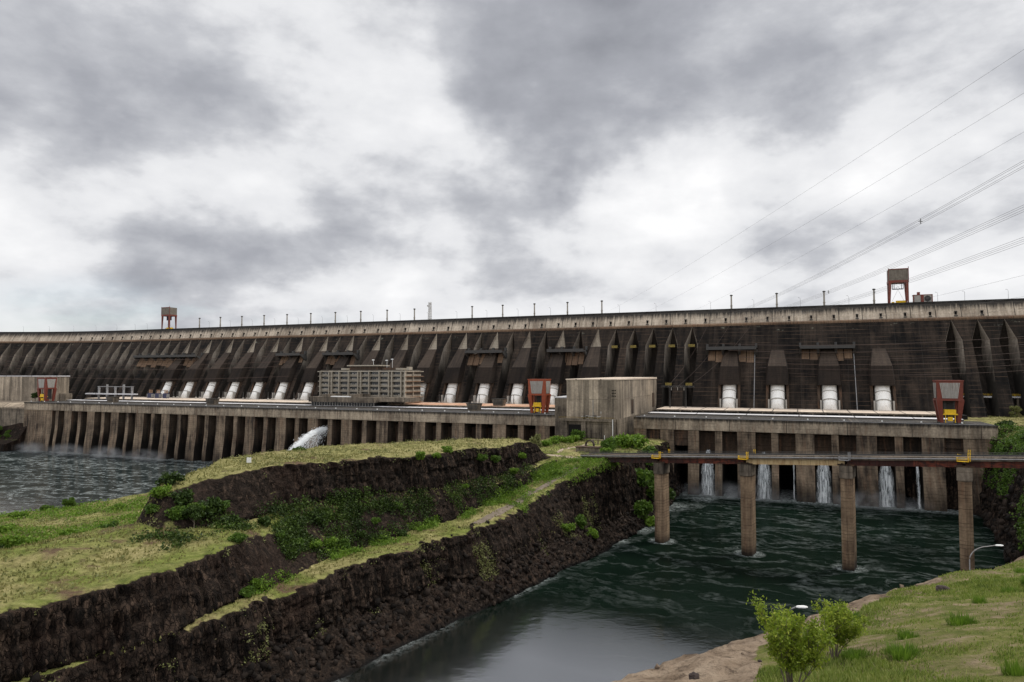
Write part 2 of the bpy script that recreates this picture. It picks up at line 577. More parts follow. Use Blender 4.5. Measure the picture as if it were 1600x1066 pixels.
PITCH = 16.95
PIPE0 = -679.6
features = []           # (s, kind)
for j in range(-30, 36):
    c = PIPE0 + PITCH * j
    if j < 0:
        features.append((c, 'open'))
    elif j <= 30:
        features.append((c, 'panel' if j % 2 == 0 else 'joint'))
    else:
        features.append((c, 'open'))
for j in range(12):
    features.append((106.5 + 16.95 * j, 'open'))
S_MIN, S_MAX = PIPE0 + PITCH * -30.5, 106.5 + 16.95 * 11.5


def recess(kind, z):
    """half width at the face, half width at the back, depth"""
    tip = 119.6
    if z >= tip:
        return .06, .03, 0.0
    zm = 103.5
    wmax = {'open': 5.5, 'joint': 4.6, 'panel': 4.8}[kind]
    if z > zm:
        w = .06 + (wmax - .06) * (tip - z) / (tip - zm)
    else:
        w = wmax * (1 - .3 * (zm - z) / 50)
    if kind == 'panel':
        d = min(2.4, (tip - z) * .3)
        return w, w * .86, d
    d = min(17.0, (tip - z) * .75)
    return w, max(.03, w * .55), d


def build_face():
    mb = MB(W)
    cols = []           # (s centre, role, kind)
    prev = None
    for c, kind in features:
        if prev is None:
            base = [S_MIN]
        else:
            gap = c - prev
            nmid = max(1, int(gap / 8.5) - 1)
            base = [prev + gap * (k + 1) / (nmid + 1) for k in range(nmid)]
        for b in base:
            cols.append((b, None, None))
        for r in range(4):
            cols.append((c, r, kind))
        prev = c
    cols.append((S_MAX, None, None))
    zs = [120.0, 119.55, 117, 114.5, 112, 109, 106, 103.5, 100, 96, 92, 88, 83, 78, 73, 68, 63, 58, 53, 48, 40]
    P = []
    for z in zs:
        row = []
        for c, r, kind in cols:
            tf = t_face(z)
            if r is None:
                row.append((c, tf, z))
                continue
            w, wb, d = recess(kind, z)
            if r == 0:
                row.append((c - w, tf, z))
            elif r == 1:
                row.append((c - wb, tf + d, z))
            elif r == 2:
                row.append((c + wb, tf + d, z))
            else:
                row.append((c + w, tf, z))
        P.append(row)

    def mf(i, j):
        r = cols[j][1]
        if r is None or r == 3:
            return 0
        kind = cols[j][2]
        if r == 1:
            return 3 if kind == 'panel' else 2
        return 1
    P = [row for row in P]
    mb.grid(P, mf=mf)
    return mesh_obj('downstream_face', mb, [M['dam_face'], M['dam_recess'], M['dam_deep'], M['dam_panel']], dam)


build_face()


def extrude(name, profile, s0, s1, step, mats, parent, mf=None, closed=True):
    """sweep a (t, z) profile along the dam axis"""
    n = max(1, int(math.ceil((s1 - s0) / step)))
    mb = MB(W)
    pr = list(profile) + ([profile[0]] if closed else [])
    P = [[(s0 + (s1 - s0) * i / n, t, z) for t, z in pr] for i in range(n + 1)]
    mb.grid(P, mf=(lambda i, j: mf[j]) if mf else None)
    if closed:
        mb.poly([P[0][k] for k in range(len(profile))][::-1])
        mb.poly([P[-1][k] for k in range(len(profile))])
    return mesh_obj(name, mb, mats, parent)


extrude('crest_wall', [(632, 133.6), (619.6, 133.6), (618.3, 132.6), (613.4, 122.0), (609.4, 120.9), (609.4, 119.4), (632, 119.4)], S_MIN, S_MAX, 8.475,
        [M['crest'], M['rust_ledge']], dam, mf=[0, 0, 0, 1, 1, 0, 0])
extrude('parapet', [(618.9, 132.9), (618.9, 135.0), (619.7, 135.0), (619.7, 133.5)], S_MIN, S_MAX, 8.475, [M['coping']], dam)
extrude('parapet', [(631.2, 133.5), (631.2, 134.9), (632.0, 134.9), (632.0, 133.0)], S_MIN, S_MAX, 8.475, [M['coping']], dam)

# small dark openings with a hood low on the crest band
first = None
k = 0
for j in range(-12, 48):
    s = PIPE0 + PITCH * (j + .5) + 2.0
    if s > 200:
        break
    mb = MB()
    if first is None:
        mb.box(-.75, .75, -.4, 1.0, 0, 2.6, 0)
        mb.box(-1.0, 1.0, -.9, .4, 2.6, 3.0, 1)
        mb.box(-1.1, 1.1, -1.6, .6, -.9, -.2, 1)
        first = mesh_obj('drain_opening', mb, [M['black'], M['dark_steel']], dam)
        o = first
    else:
        o = first.copy()
        COL.objects.link(o)
        o.parent = dam
    p = W(s, 614.6, 123.6)
    o.matrix_parent_inverse = Matrix.Translation(dam.location).inverted()
    o.location = p
    a = 0 if s >= S0 else (S0 - s) / RC
    o.rotation_euler = (0, 0, -PHI + a)

PIPES_L = [PIPE0 + 33.9 * i for i in range(16)]
PIPES_R = [-53.5, -17.1, 20.1, 56.2]


def casing(s, tall):
    """concrete housing of a penstock head: raking top face, steep lower face, chamfered mouth"""
    mb = MB(W)
    zt = 103.0 if tall else 98.0
    rings = []
    for z, w, out, sh in ((zt, 4.6, .2, .5), (84.5, 7.0, 8.2, 1.0), (72.5, 7.6, 8.0, 1.2), (69.6, 7.6, 7.6, 1.2)):
        tf = t_face(z)
        rings.append([(s - w - sh, tf + 2, z), (s - w - sh, tf - out * .25, z), (s - w, tf - out, z), (s + w, tf - out, z), (s + w + sh, tf - out * .25, z), (s + w + sh, tf + 2, z)])
    ids = [[mb.vert(p) for p in r] for r in rings]
    for ri, (a, b) in enumerate(zip(ids[:-1], ids[1:])):
        for q in range(5):
            mb.face((a[q], a[q + 1], b[q + 1], b[q]), 1 if (ri == 0 and q == 2) else 0)
    mb.face(ids[0])
    mb.face(ids[-1][::-1])
    # cheeks either side of the pipe mouth, splayed back
    for sg in (-1, 1):
        b = [(s + sg * 7.0, t_face(51) - 1.2, 50), (s + sg * 8.6, t_face(51) - 1.2, 50), (s + sg * 8.6, t_face(51) + 3, 50), (s + sg * 7.0, t_face(51) + 3, 50)]
        t = [(s + sg * 6.4, t_face(70) - 2.6, 70.2), (s + sg * 8.4, t_face(70) - 2.6, 70.2), (s + sg * 8.4, t_face(70) + 3, 70.2), (s + sg * 6.4, t_face(70) + 3, 70.2)]
        if sg < 0:
            b = [b[1], b[0], b[3], b[2]]
            t = [t[1], t[0], t[3], t[2]]
        mb.hexa(b, t, 2)
    return mesh_obj('penstock_casing', mb, [M['casing'], M['casing_top'], M['inner']], dam)


for s in PIPES_L:
    casing(s, True)
for s in PIPES_R:
    casing(s, s in (-53.5, 20.1) and False)

# stop-log service platforms bracketed off the face, with rust-stained panels beneath
for s0, s1 in ((-751, -648), (-530, -497), (-467, -428), (-298, -259), (-214, -179), (-72.5, -33.5), (0, 39)):
    mb = MB(W)
    n = max(1, int((s1 - s0) / 17))
    mb.box(s0, s1, 588.5, 599.5, 98.6, 99.7)
    mb.box(s0, s1, 588.2, 588.5, 98.3, 101.0)
    for q in range(n + 2):
        c = s0 + (s1 - s0) * q / (n + 1)
        mb.hexa([(c - .9, 597, 93), (c + .9, 597, 93), (c + .9, 599.5, 93), (c - .9, 599.5, 93)],
                [(c - .9, 589, 98.6), (c + .9, 589, 98.6), (c + .9, 599.5, 98.6), (c - .9, 599.5, 98.6)])
        mb.box(c - .8, c + .8, 596.4, 599.6, 99.7, 103.5)
    pf = mesh_obj('service_platform', mb, M['dark_steel'], dam)
    mb = MB(W)
    nn = 6 if s1 - s0 < 60 else 12
    for q in range(nn):
        a = s0 + 1 + (s1 - s0 - 2) * q / nn
        b = s0 + 1 + (s1 - s0 - 2) * (q + 1) / nn - .7
        zb = 88 + random.uniform(-2, 3)
        th = .35
        mb.hexa([(a, t_face(zb) - th, zb), (b, t_face(zb) - th, zb), (b, t_face(zb) + .5, zb), (a, t_face(zb) + .5, zb)],
                [(a, t_face(97.8) - th, 97.8), (b, t_face(97.8) - th, 97.8), (b, t_face(97.8) + .5, 97.8), (a, t_face(97.8) + .5, 97.8)])
    mesh_obj('rusty_panel', mb, M['rust_ledge'], dam)

# maintenance platforms inside the open hollows
for j in range(31, 36):
    c = PIPE0 + PITCH * j
    for zz_ in (103.0, 70.0):
        mb = MB(W)
        tf = t_face(zz_)
        mb.box(c - 2.6, c + 2.9, tf + 1.5, tf + 9, zz_ - 1.0, zz_ - .4, 0)
        mb.box(c - 2.6, c + 2.9, tf + 1.2, tf + 1.5, zz_ - 1.4, zz_ + .9, 1)
        mesh_obj('hollow_platform', mb, [M['dark_steel'], simple('faded_yellow_rail', (.20, .15, .03), .7, .5, 1.0) if j == 31 and zz_ > 100 else bpy.data.materials['faded_yellow_rail']], dam)

# thin vertical cable ducts and joints on the plain face
for s in (-34.5, 38.5):
    mb = MB(W)
    for z0, z1 in ((50, 75), (75, 98)):
        mb.hexa([(s - .2, t_face(z0) - .4, z0), (s + .2, t_face(z0) - .4, z0), (s + .2, t_face(z0) + .2, z0), (s - .2, t_face(z0) + .2, z0)],
                [(s - .25, t_face(z1) - .5, z1), (s + .25, t_face(z1) - .5, z1), (s + .25, t_face(z1) + .2, z1), (s - .25, t_face(z1) + .2, z1)])
    mesh_obj('cable_duct', mb, M['steel'], dam)

# ------------------------------------------------------------------ penstock pipes
def make_penstock():
    t = thing('penstock', '', 'pipe', (0, 0, 0), -PHI)
    sl = .55
    ax = Vector((0, sl, 1)).normalized()
    L = 25.5
    mb = MB()
    rings = []
    n = 28
    u = Vector((1, 0, 0))
    w = ax.cross(u)
    for h in (-1.0, 6.0, 6.001, 12, 18, L):
        rings.append([tuple(ax * h + (u * math.cos(2 * math.pi * q / n) + w * math.sin(2 * math.pi * q / n)) * 5.35) for q in range(n)])
    mb.loft(rings)
    mesh_obj('pipe', mb, M['penstock_white'], t, True)
    for h in (7.2, 14.5):
        rr = 5.75 if h < 8 else 5.5
        mb = MB()
        mb.loft([[tuple(ax * hh + (u * math.cos(2 * math.pi * q / n) + w * math.sin(2 * math.pi * q / n)) * rr) for q in range(n)] for hh in (h, h + .7)])
        mesh_obj('stiffener_ring', mb, M['crane_grey'], t)
    mb = MB()
    for sg in (-1, 1):
        mb = MB()
        mb.box(sg * 6.3 - .5, sg * 6.3 + .5, -3.0, .5, -1, 8.2)
        mb.box(sg * 6.3 - 1.4, sg * 6.3 + 1.4, -3.7, 1.2, -1, 1.2)
        mesh_obj('saddle', mb, M['crane_grey'], t)
    return t


pen0 = make_penstock()
pidx = [i for i in range(15) if i not in (7, 8, 9)]
plabels = {}
for n_, i in enumerate(pidx):
    if i < 7:
        lab = 'white penstock pipe left of the office block, %s from the left' % ORD[i]
    elif i == 10:
        lab = 'white penstock pipe half hidden by the right end of the office block'
    else:
        lab = 'white penstock pipe between office block and concrete hall, %s of the four from left' % ORD[i - 11]
    plabels[PIPES_L[i]] = lab
for i, s in enumerate(PIPES_R):
    plabels[s] = 'white penstock pipe against the plain dam face right of the hall, %s from the left' % ORD[i]
for n_, (s, lab) in enumerate(plabels.items()):
    o = pen0 if n_ == 0 else dup(pen0)
    o.location = W(s, t_face(51) + .9, 50.2)
    tag(o, lab, 'pipe', 'white penstock pipes along the foot of the dam')

# dark bushings and slender posts that stand before the pipes
def make_bushing():
    t = thing('line_bushing', '', 'bushing', (0, 0, 0), -PHI)
    mb = MB()
    mb.tap(0, 0, 0, 2.2, 1.6, 1.6, 1.2, 1.2)
    mesh_obj('base', mb, M['crane_grey'], t)
    mb = MB()
    mb.loft([[(math.cos(a * math.pi / 4) * r, math.sin(a * math.pi / 4) * r, z) for a in range(8)] for z, r in ((2.2, .42), (4, .34), (4.2, .5), (4.5, .32), (7.6, .24), (7.8, .42), (8.3, .3))])
    mesh_obj('insulator', mb, M['dark_steel'], t)
    return t


b0 = make_bushing()
cnt = 0
for s, lab in plabels.items():
    if s > -190:
        continue
    for q in range(3):
        o = b0 if cnt == 0 else dup(b0)
        cnt += 1
        o.location = W(s - 3.2 + q * 3.6, 560 + (q % 2) * 1.5, 51.0)
        tag(o, 'dark slender line bushing standing on the powerhouse roof before a white penstock', 'bushing', 'line bushings before the penstocks')

# ------------------------------------------------------------------ masts, lamp posts and tower on the crest
def make_mast():
    t = thing('crest_mast', '', 'mast', (0, 0, 0), -PHI)
    mb = MB()
    ring = lambda r, z: [(r * math.cos(a * math.pi / 4), r * math.sin(a * math.pi / 4), z) for a in range(8)]
    mb.loft([ring(.78, 0), ring(.78, 3.6), ring(.98, 3.7), ring(.98, 4.4), ring(.70, 4.5), ring(.64, 12.6)])
    mesh_obj('shaft', mb, M['mast'], t)
    mb = MB()
    mb.loft([ring(.7, 12.6), ring(1.25, 12.8), ring(1.25, 13.4), ring(.6, 13.8)])
    mesh_obj('cap', mb, M['dark_steel'], t)
    return t


mast_s = [-679.4 + 33.9 * i for i in range(16)] + [-54.6, -17.6, 19.1, 55.9]
mast_s.remove(mast_s[10])            # the lattice tower stands here
m0 = make_mast()
for i, s in enumerate(mast_s):
    o = m0 if i == 0 else dup(m0)
    o.location = W(s, 621.5, 133.6)
    lab = ('weathered mast on the dam crest, %s right of the left crest crane' % ORD[i]) if i < 15 else ('weathered mast on the dam crest left of the right crest crane, %s nearest to it' % ORD[3 - (i - 15)])
    tag(o, lab, 'mast', 'masts along the dam crest')


def make_lamp():
    t = thing('lamp_post', '', 'lamp post', (0, 0, 0), -PHI)
    mb = MB()
    mb.tube([(0, 0, 0), (0, 0, 7.6), (-.25, 0, 8.4), (-.9, 0, 8.8)], [.14, .10, .09, .08], 6)
    mesh_obj('post', mb, M['steel'], t)
    mb = MB()
    mb.tap(-1.25, 0, 8.68, 8.9, .8, .3, .7, .25)
    mesh_obj('lamp_head', mb, M['dark_steel'], t)
    return t


l0 = make_lamp()
ls = [-1000, -960, -925, -890, -856, -822, -790, -768] + [-662.4 + 33.9 * i for i in range(17)] + [-72, -36, .8, 37.5, 100, 118, 146]
for i, s in enumerate(ls):
    o = l0 if i == 0 else dup(l0)
    o.location = W(s, 620.6, 133.6)
    tag(o, 'thin curved lamp post standing on the dam crest', 'lamp post', 'thin lamp posts along the dam crest')

tw = thing('lattice_tower', 'slim pale lattice tower with antennas above the middle of the dam crest', 'tower', W(-357.0, 624, 133.6), -PHI)
mb = MB()
for x, y in ((-1.3, -1.3), (1.3, -1.3), (1.3, 1.3), (-1.3, 1.3)):
    mb.tube([(x, y, 0), (x * .8, y * .8, 20)], .2, 4)
for k in range(8):
    z = k * 2.5
    a, b = 1.3 - .26 * k / 8, 1.3 - .26 * (k + 1) / 8
    cs = [(-1, -1), (1, -1), (1, 1), (-1, 1)]
    for q in range(4):
        p, r = cs[q], cs[(q + 1) % 4]
        mb.tube([(p[0] * a, p[1] * a, z), (r[0] * b, r[1] * b, z + 2.5)], .11, 3)
        mb.tube([(p[0] * a, p[1] * a, z), (r[0] * a, r[1] * a, z)], .11, 3)
mesh_obj('lattice', mb, M['mast'], tw)
for q, (x, z, r) in enumerate(((-1.6, 16, .9), (1.5, 18.2, .7), (1.6, 13.5, .6))):
    mb = MB()
    mb.loft([[(x + rr * math.cos(a), -1.7 - dz_, z + rr * math.sin(a)) for a in [2 * math.pi * i / 10 for i in range(10)]] for rr, dz_ in ((r, 0), (r * .95, .25), (r * .3, .45))])
    mesh_obj('antenna_dish', mb, M['crane_grey'], tw)

M['crane_dun'] = simple('weathered_dun_cladding', (.17, .145, .115), .7, .3, .5, dirt=(.08, .06, .05))

# ------------------------------------------------------------------ gantry cranes
def crest_crane(loc, label):
    t = thing('crest_crane', label, 'crane', loc, -PHI, 'gantry cranes on the dam crest')
    # machinery house on top
    mb = MB()
    mb.box(-7.0, 7.0, -5.5, 5.5, 19.5, 28.6, 0)
    mb.box(-7.25, 7.25, -5.75, 5.75, 17.6, 19.5, 1)
    mb.box(-7.3, -6.9, -5.8, -5.4, 19.5, 29.4, 1)
    mb.box(6.9, 7.3, -5.8, -5.4, 19.5, 30.2, 1)
    mb.box(-7.25, 7.25, -5.7, -5.5, 28.2, 28.9, 1)
    mesh_obj('machine_house', mb, [M['crane_dun'], M['crane_red']], t)
    for sx in (-1, 1):
        for sy in (-1, 1):
            mb = MB()
            mb.tap(sx * 6.5, sy * 4.9, 0, 17.8, .9, .9, 2.0, 1.6, sx * 6.0, sy * 4.8)
            mesh_obj('leg', mb, M['crane_red'], t)
    mb = MB()
    for sx in (-1, 1):
        mb.box(sx * 6.5 - .8, sx * 6.5 + .8, -6.2, 6.2, -.2, .9)
    mesh_obj('bogie', mb, M['dark_steel'], t)
    mb = MB()
    mb.box(-1.6, 5.0, -2, 2, 1.0, 3.4)
    mb.box(-4.6, -2.8, -1.4, 1.4, 1.0, 2.6)
    mb.box(-4.6, 5.0, -1.2, 1.2, .6, 1.0)
    mesh_obj('counterweight', mb, M['yellow'], t)
    mb = MB()
    mb.box(-4.0, 4.0, -.5, .5, 12.6, 13.3)
    for x in (-3.8, -2.6, 2.6, 3.8):
        mb.box(x - .18, x + .18, -.4, .4, 12.6, 17.2)
    mb.tube([(-1.4, 0, 13.3), (0, 0, 15), (1.4, 0, 13.3)], .14, 4)
    lb = mesh_obj('lifting_beam', mb, M['blue_steel'], t)
    mb = MB()
    mb.tube([(0, 0, 12.6), (-4.2, 0, 3.2)], .07, 4)
    mb.tube([(0, 0, 12.6), (4.0, 0, 3.4)], .07, 4)
    mesh_obj('hoist_rope', mb, M['dark_steel'], t)
    return t


crest_crane(W(-737.5, 627, 133.8), 'red legged gantry crane on the far left of the dam crest')
crest_crane(W(73.6, 627, 133.8), 'red legged gantry crane with hanging blue beam on the right of the dam crest')

hc = thing('machine_cabin', 'grey box cabin in dark red frame beside the right crest crane', 'cabin', W(90.5, 627, 133.8), -PHI)
mb = MB()
mb.box(-6.3, 6.3, -3, 3, 1.0, 7.0)
mesh_obj('body', mb, M['crane_grey'], hc)
mb = MB()
for x in (-6.4, -1.2, 6.4):
    mb.box(x - .35, x + .35, -3.25, -2.95, .4, 7.4)
mb.box(-6.75, 6.75, -3.25, 3.2, 7.0, 7.5)
mb.box(-6.75, 6.75, -3.25, -2.95, .3, 1.0)
mb.box(-3.6, -1.6, -1, 1, 7.5, 9.8)
mb.box(-.9, .6, -3.3, -2.95, .9, 7.0)
mesh_obj('frame', mb, M['crane_red'], hc)
mb = MB()
mb.loft([[(3.2 + r * math.cos(a), -3.05 - d, 4.2 + r * math.sin(a)) for a in [2 * math.pi * i / 16 for i in range(16)]] for r, d in ((2.3, 0), (2.3, .25), (1.6, .3), (1.6, .05))])
mb.box(2.0, 4.4, -3.6, -3.05, 3.4, 5.0)
mesh_obj('cable_drum', mb, M['dark_steel'], hc)
mb = MB()
for x in (-5.5, 0, 5.5):
    mb.box(x - .5, x + .5, -2.6, 2.6, -.1, .4)
mesh_obj('skid', mb, M['dark_steel'], hc)


def deck_crane(s, t_, z, label, red, mirror=1):
    t = thing('deck_crane', label, 'crane', W(s, t_, z), -PHI, 'gantry cranes on the powerhouse deck')
    hw, hd = 6.9, 6.0
    # upper house: four corner posts, flared, with ribbed cladding between
    mb = MB()
    mb.tap(0, 0, 14.2, 24.9, 2 * hw - .9, 2 * hd - .9, 2 * hw - .2, 2 * hd - .2)
    mesh_obj('upper_house', mb, M[red], t)
    for q in ((24.9, 25.5, .3), (13.5, 14.3, .1)):
        mb = MB()
        mb.tap(0, 0, q[0], q[1], 2 * hw + q[2], 2 * hd + q[2], 2 * hw + q[2], 2 * hd + q[2])
        mesh_obj('edge_beam', mb, M[red], t)
    for ax_, sg in (('y', -1), ('y', 1), ('x', -1), ('x', 1)):
        mb = MB()
        H0, H1 = 14.9, 24.0
        w0, w1 = (3.9, 5.2) if ax_ == 'y' else (3.2, 4.6)
        n = 14
        off = (hd if ax_ == 'y' else hw)
        for q in range(n):          # ribs of the cladding sheet
            a0, a1 = -1 + 2 * q / n, -1 + 2 * (q + 1) / n - .03
            dp = .18 if q % 2 else .10
            pts = []
            for (ww, zz_) in ((w0, H0), (w1, H1)):
                k = (zz_ - 14.2) / 10.7
                o0 = off - .3 + .2 * k
                if ax_ == 'y':
                    c = [(a0 * ww, sg * o0), (a1 * ww, sg * o0), (a1 * ww, sg * (o0 + dp)), (a0 * ww, sg * (o0 + dp))]
                else:
                    c = [(sg * o0, a0 * ww), (sg * o0, a1 * ww), (sg * (o0 + dp), a1 * ww), (sg * (o0 + dp), a0 * ww)]
                pts.append([(x, y, zz_) for x, y in c])
            mb.hexa(pts[0], pts[1])
        mesh_obj('cladding_panel', mb, M['crane_grey'], t)
    for sx in (-1, 1):
        for sy in (-1, 1):
            mb = MB()
            mb.tap(sx * 4.3, sy * 3.9, .6, 13.6, 1.7, 1.6, 3.0, 2.7, sx * 5.5, sy * 4.7)
            lg = mesh_obj('leg', mb, M[red], t)
    mb = MB()
    for sx in (-1, 1):
        mb.box(sx * 4.3 - 1.0, sx * 4.3 + 1.0, -5.8, 5.8, -.1, .7)
    mesh_obj('bogie', mb, M['dark_steel'], t)
    mb = MB()
    mb.box(-2.9, 2.9, -4.9, -1.5, 5.8, 8.3)
    mb.box(-3.9, 3.9, -5.2, -1.2, 5.2, 5.8)
    mb.box(-1.2, 1.2, -4.8, -2.2, 1.6, 4.0)
    for x in (-2.4, 2.4):
        mb.box(x - .2, x + .2, -4.6, -4.2, .6, 5.2)
    mesh_obj('trolley', mb, M['yellow'], t)
    mb = MB()
    mb.box(-3.4, 3.4, 2.5, 3.1, 3.0, 13.5)
    mb.box(-2.6, -2.0, -3, -2.5, 8.3, 13.5)
    mb.box(2.0, 2.6, -3, -2.5, 8.3, 13.5)
    mesh_obj('hoist_gear', mb, M['dark_steel'], t)
    return t


deck_crane(-734.5, 475, 49.0, 'dark red deck crane at the far left end before a grey building', 'crane_red')
deck_crane(-178.6, 475, 49.0, 'bright orange red deck crane just left of the concrete hall', 'crane_orange')
deck_crane(80.4, 475, 49.0, 'dark red deck crane at the right end of the near powerhouse', 'crane_red')


# ------------------------------------------------------------------ powerhouses
def powerhouse(label, loc, s0, s1, zedge, lint, piers, walls, deck_prof, roof_t, roof_name, roof_z=51.0, deep=502.0):
    t = thing('powerhouse', label, 'powerhouse', loc)
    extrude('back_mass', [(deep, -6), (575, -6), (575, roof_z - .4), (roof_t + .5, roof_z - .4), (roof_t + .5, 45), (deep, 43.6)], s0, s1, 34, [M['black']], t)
    mw = MB(W)
    mw.box(s0, s1, 461.0, deep + .5, lint, zedge)
    mw.box(s0 + .1, s1 - .1, 460.55, 461.0, zedge - .7, zedge + .25)          # coping
    mw.box(s0 + .1, s1 - .1, 460.75, 461.0, lint, lint + .5)
    mesh_obj('lintel_wall', mw, M['wall'], t)
    for a, b, wide in piers:
        mb = MB(W)
        fl = 3.6 if wide else 3.0
        zt = lint + .02 if lint < 41 else lint - .0
        prof = [(zt, 461.25 if wide else 461.6), (24, 461.25 - .6 if wide else 461.0), (8, 461.0 - fl * .7), (-6, 461.0 - fl)]
        rings = [[(a, tt, z), (b, tt, z), (b, deep + .4, z), (a, deep + .4, z)] for z, tt in prof]
        ids = [[mb.vert(p) for p in r] for r in rings]
        for r0, r1 in zip(ids[:-1], ids[1:]):
            for q in range(4):
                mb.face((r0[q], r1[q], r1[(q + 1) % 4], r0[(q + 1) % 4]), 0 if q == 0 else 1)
        mb.face(ids[0])
        mb.face(ids[-1][::-1])
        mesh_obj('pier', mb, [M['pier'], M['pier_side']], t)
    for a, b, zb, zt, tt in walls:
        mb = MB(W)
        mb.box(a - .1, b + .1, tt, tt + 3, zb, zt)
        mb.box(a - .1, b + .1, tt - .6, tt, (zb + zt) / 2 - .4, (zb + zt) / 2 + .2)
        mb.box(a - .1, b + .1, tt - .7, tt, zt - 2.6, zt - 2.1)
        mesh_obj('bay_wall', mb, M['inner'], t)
    # stepped deck with its rail strip, then the slab roof
    extrude('road_deck', deck_prof + [(deck_prof[-1][0], 43), (461.5, 43)], s0, s1, 34, [M['road']], t)
    zs = deck_prof[-1][1]
    extrude('service_gallery', [(505, zs - .5), (505, zs + 1.0), (514, zs + 1.3), (520, zs + 1.3), (520, zs - .5)], s0 + .5, s1 - 8, 34,
            [M['pale_strip'], M['wall']], t, mf=[1, 0, 1, 1, 1])
    extrude('roof', [(roof_t, roof_z - 1.0), (roof_t, roof_z), (574.5, roof_z + .35), (574.5, roof_z - 1.0)], s0 + .3, s1 - 5, 17.05, [M[roof_name], M['podium']], t, mf=[1, 0, 0, 0])
    mb = MB(W)
    mb.box(s0 + .3, s1 - 5, roof_t + .6, roof_t + 1.4, 44, roof_z - 1.0)
    for q in range(int((s1 - s0) / 8.5)):
        c = s0 + 2 + q * 8.5
        mb.box(c - .35, c + .35, roof_t + .1, roof_t + .6, zs, roof_z - 1.0)
    mesh_obj('clerestory_wall', mb, M['podium'], t)
    mb = MB(W)
    for tt in (465.0, 480.0):
        mb.box(s0 + .5, s1 - .5, tt, tt + .3, zedge + (tt - 461) * (zs - zedge) / 44 - .3, zedge + (tt - 461) * (zs - zedge) / 44 + .35)
    mesh_obj('crane_rail', mb, M['steel'], t)
    return t


# left house: one wide and one narrow pier for each unit
piers, walls = [(-748, -704.5, True)], []
c = PIPE0 - 33.9
while c < -160:
    if c > -700:
        piers.append((c - 5.3, c + 5.3, True))
    if c > -720:
        n = c + 16.95
        piers.append((n - 2.2, n + 2.2, False))
    for a, b in ((c + 5.3, c + 14.75), (c + 19.15, c + 28.6)):
        if c > -420 and b < -150:
            walls.append((a, b, 22.0, 37.5, 473.0))
        elif c > -720 and b < -150:
            walls.append((a, b, 36.0, 41.3, 484.0))
    c += 33.9
piers[0] = (-748, -703.5, True)
piers = [(a, min(b, -146.2), w) for a, b, w in piers if a < -150]
powerhouse('long left powerhouse on tall sloping piers standing in the grey river', W(-450, 475, 0), -748, -146, 49.0, 41.3,
           piers, walls, [(461.5, 48.9), (480, 48.8), (505, 48.6)], 526.0, 'roof_tan')
for s0, s1 in ((-345, -150),):
    o = extrude('roof_covering', [(527.2, 51.05), (527.2, 51.3), (561, 51.65), (561, 51.2)], s0, s1, 17.05, [M['roof_orange']], None)
    tag(o, 'weathered terracotta roof covering right of the office block', 'roof')

opn = [(-96.5, -87.2), (-78.2, -69.1), (-62.1, -52), (-47.6, -38.2), (-27.3, -17.8), (-13.7, -3.7), (6.9, 16.5), (20.4, 30.1), (41, 50.4), (54.7, 64.2), (75.4, 84.8)]
piers, walls = [], []
prev = -105.0
for i, (a, b) in enumerate(opn):
    piers.append((prev, a, a - prev > 6))
    if i in (0, 1):
        walls.append((a, b, 31.0 if i == 1 else -5, 41.5, 463.0))
    elif i == len(opn) - 1:
        walls.append((a, b, 30.0, 41.5, 463.5))
    else:
        walls.append((a, b, 24.5, 41.5, 469.0))
    prev = b
piers.append((prev, 101.5, True))
powerhouse('shorter right powerhouse with deep square bays behind the bridge', W(0, 475, 0), -105, 101.5, 49.0, 41.4,
           piers, walls, [(461.5, 48.9), (480, 48.8), (505, 48.6)], 536.0, 'roof_tan')

# ------------------------------------------------------------------ concrete service hall between the two powerhouses
sh = thing('service_hall', 'big windowless board marked concrete hall between the two powerhouses', 'hall', W(-128, 500, 34))
mb = MB(W)
mb.box(-145.9, -111.5, 440, 575, 48.4, 74.2)
mesh_obj('upper_wall', mb, M['service'], sh)
mb = MB(W)
mb.hexa([(-146.3, 439.6, 74.2), (-111.1, 439.6, 74.2), (-111.1, 575, 74.2), (-146.3, 575, 74.2)],
        [(-146.3, 439.6, 74.9), (-111.1, 439.6, 74.9), (-111.1, 575, 75.6), (-146.3, 575, 75.6)])
mesh_obj('roof', mb, M['roof_tan'], sh)
mb = MB(W)
mb.box(-150.5, -112.0, 437.0, 470, 46.9, 48.4)
mb.box(-149, -112.4, 439.0, 470, 30, 46.9)
for a, b in ((-149, -145), (-134.8, -132.0), (-116, -112.2)):
    mb.box(a, b, 437.6, 439.1, 30, 46.9)
mb.box(-111.99, -111.3, 441, 555, 30, 48.4)
mesh_obj('podium', mb, M['podium'], sh)
mb = MB(W)
mb.box(-144.2, -135.6, 438.6, 439.1, 33, 44.5)
mesh_obj('dark_opening', mb, M['black'], sh)
for t0, t1, z0, z1 in ((482, 489, 50, 60), (556, 565, 51.5, 63)):
    mb = MB(W)
    mb.box(-111.7, -111.3, t0, t1, z0, z1)
    mesh_obj('doorway', mb, M['inner'], sh)
mb = MB(W)
for q in range(19):
    mb.box(-150.3 + q * 2.1, -150.2 + q * 2.1, 437.1, 437.2, 48.4, 49.6)
mb.box(-150.4, -112.3, 437.1, 437.2, 49.5, 49.65)
mb.box(-150.4, -112.3, 437.1, 437.2, 48.95, 49.05)
mesh_obj('railing', mb, simple('rusty_yellow_rail', (.24, .16, .03), .7, .4), sh)
mb = MB(W)
mb.box(-113.6, -113.2, 436.7, 437.0, 32, 48.6)
mb.box(-119.5, -119.2, 438.2, 438.6, 30, 38)
mesh_obj('downpipe', mb, M['white'], sh)
mb = MB(W)
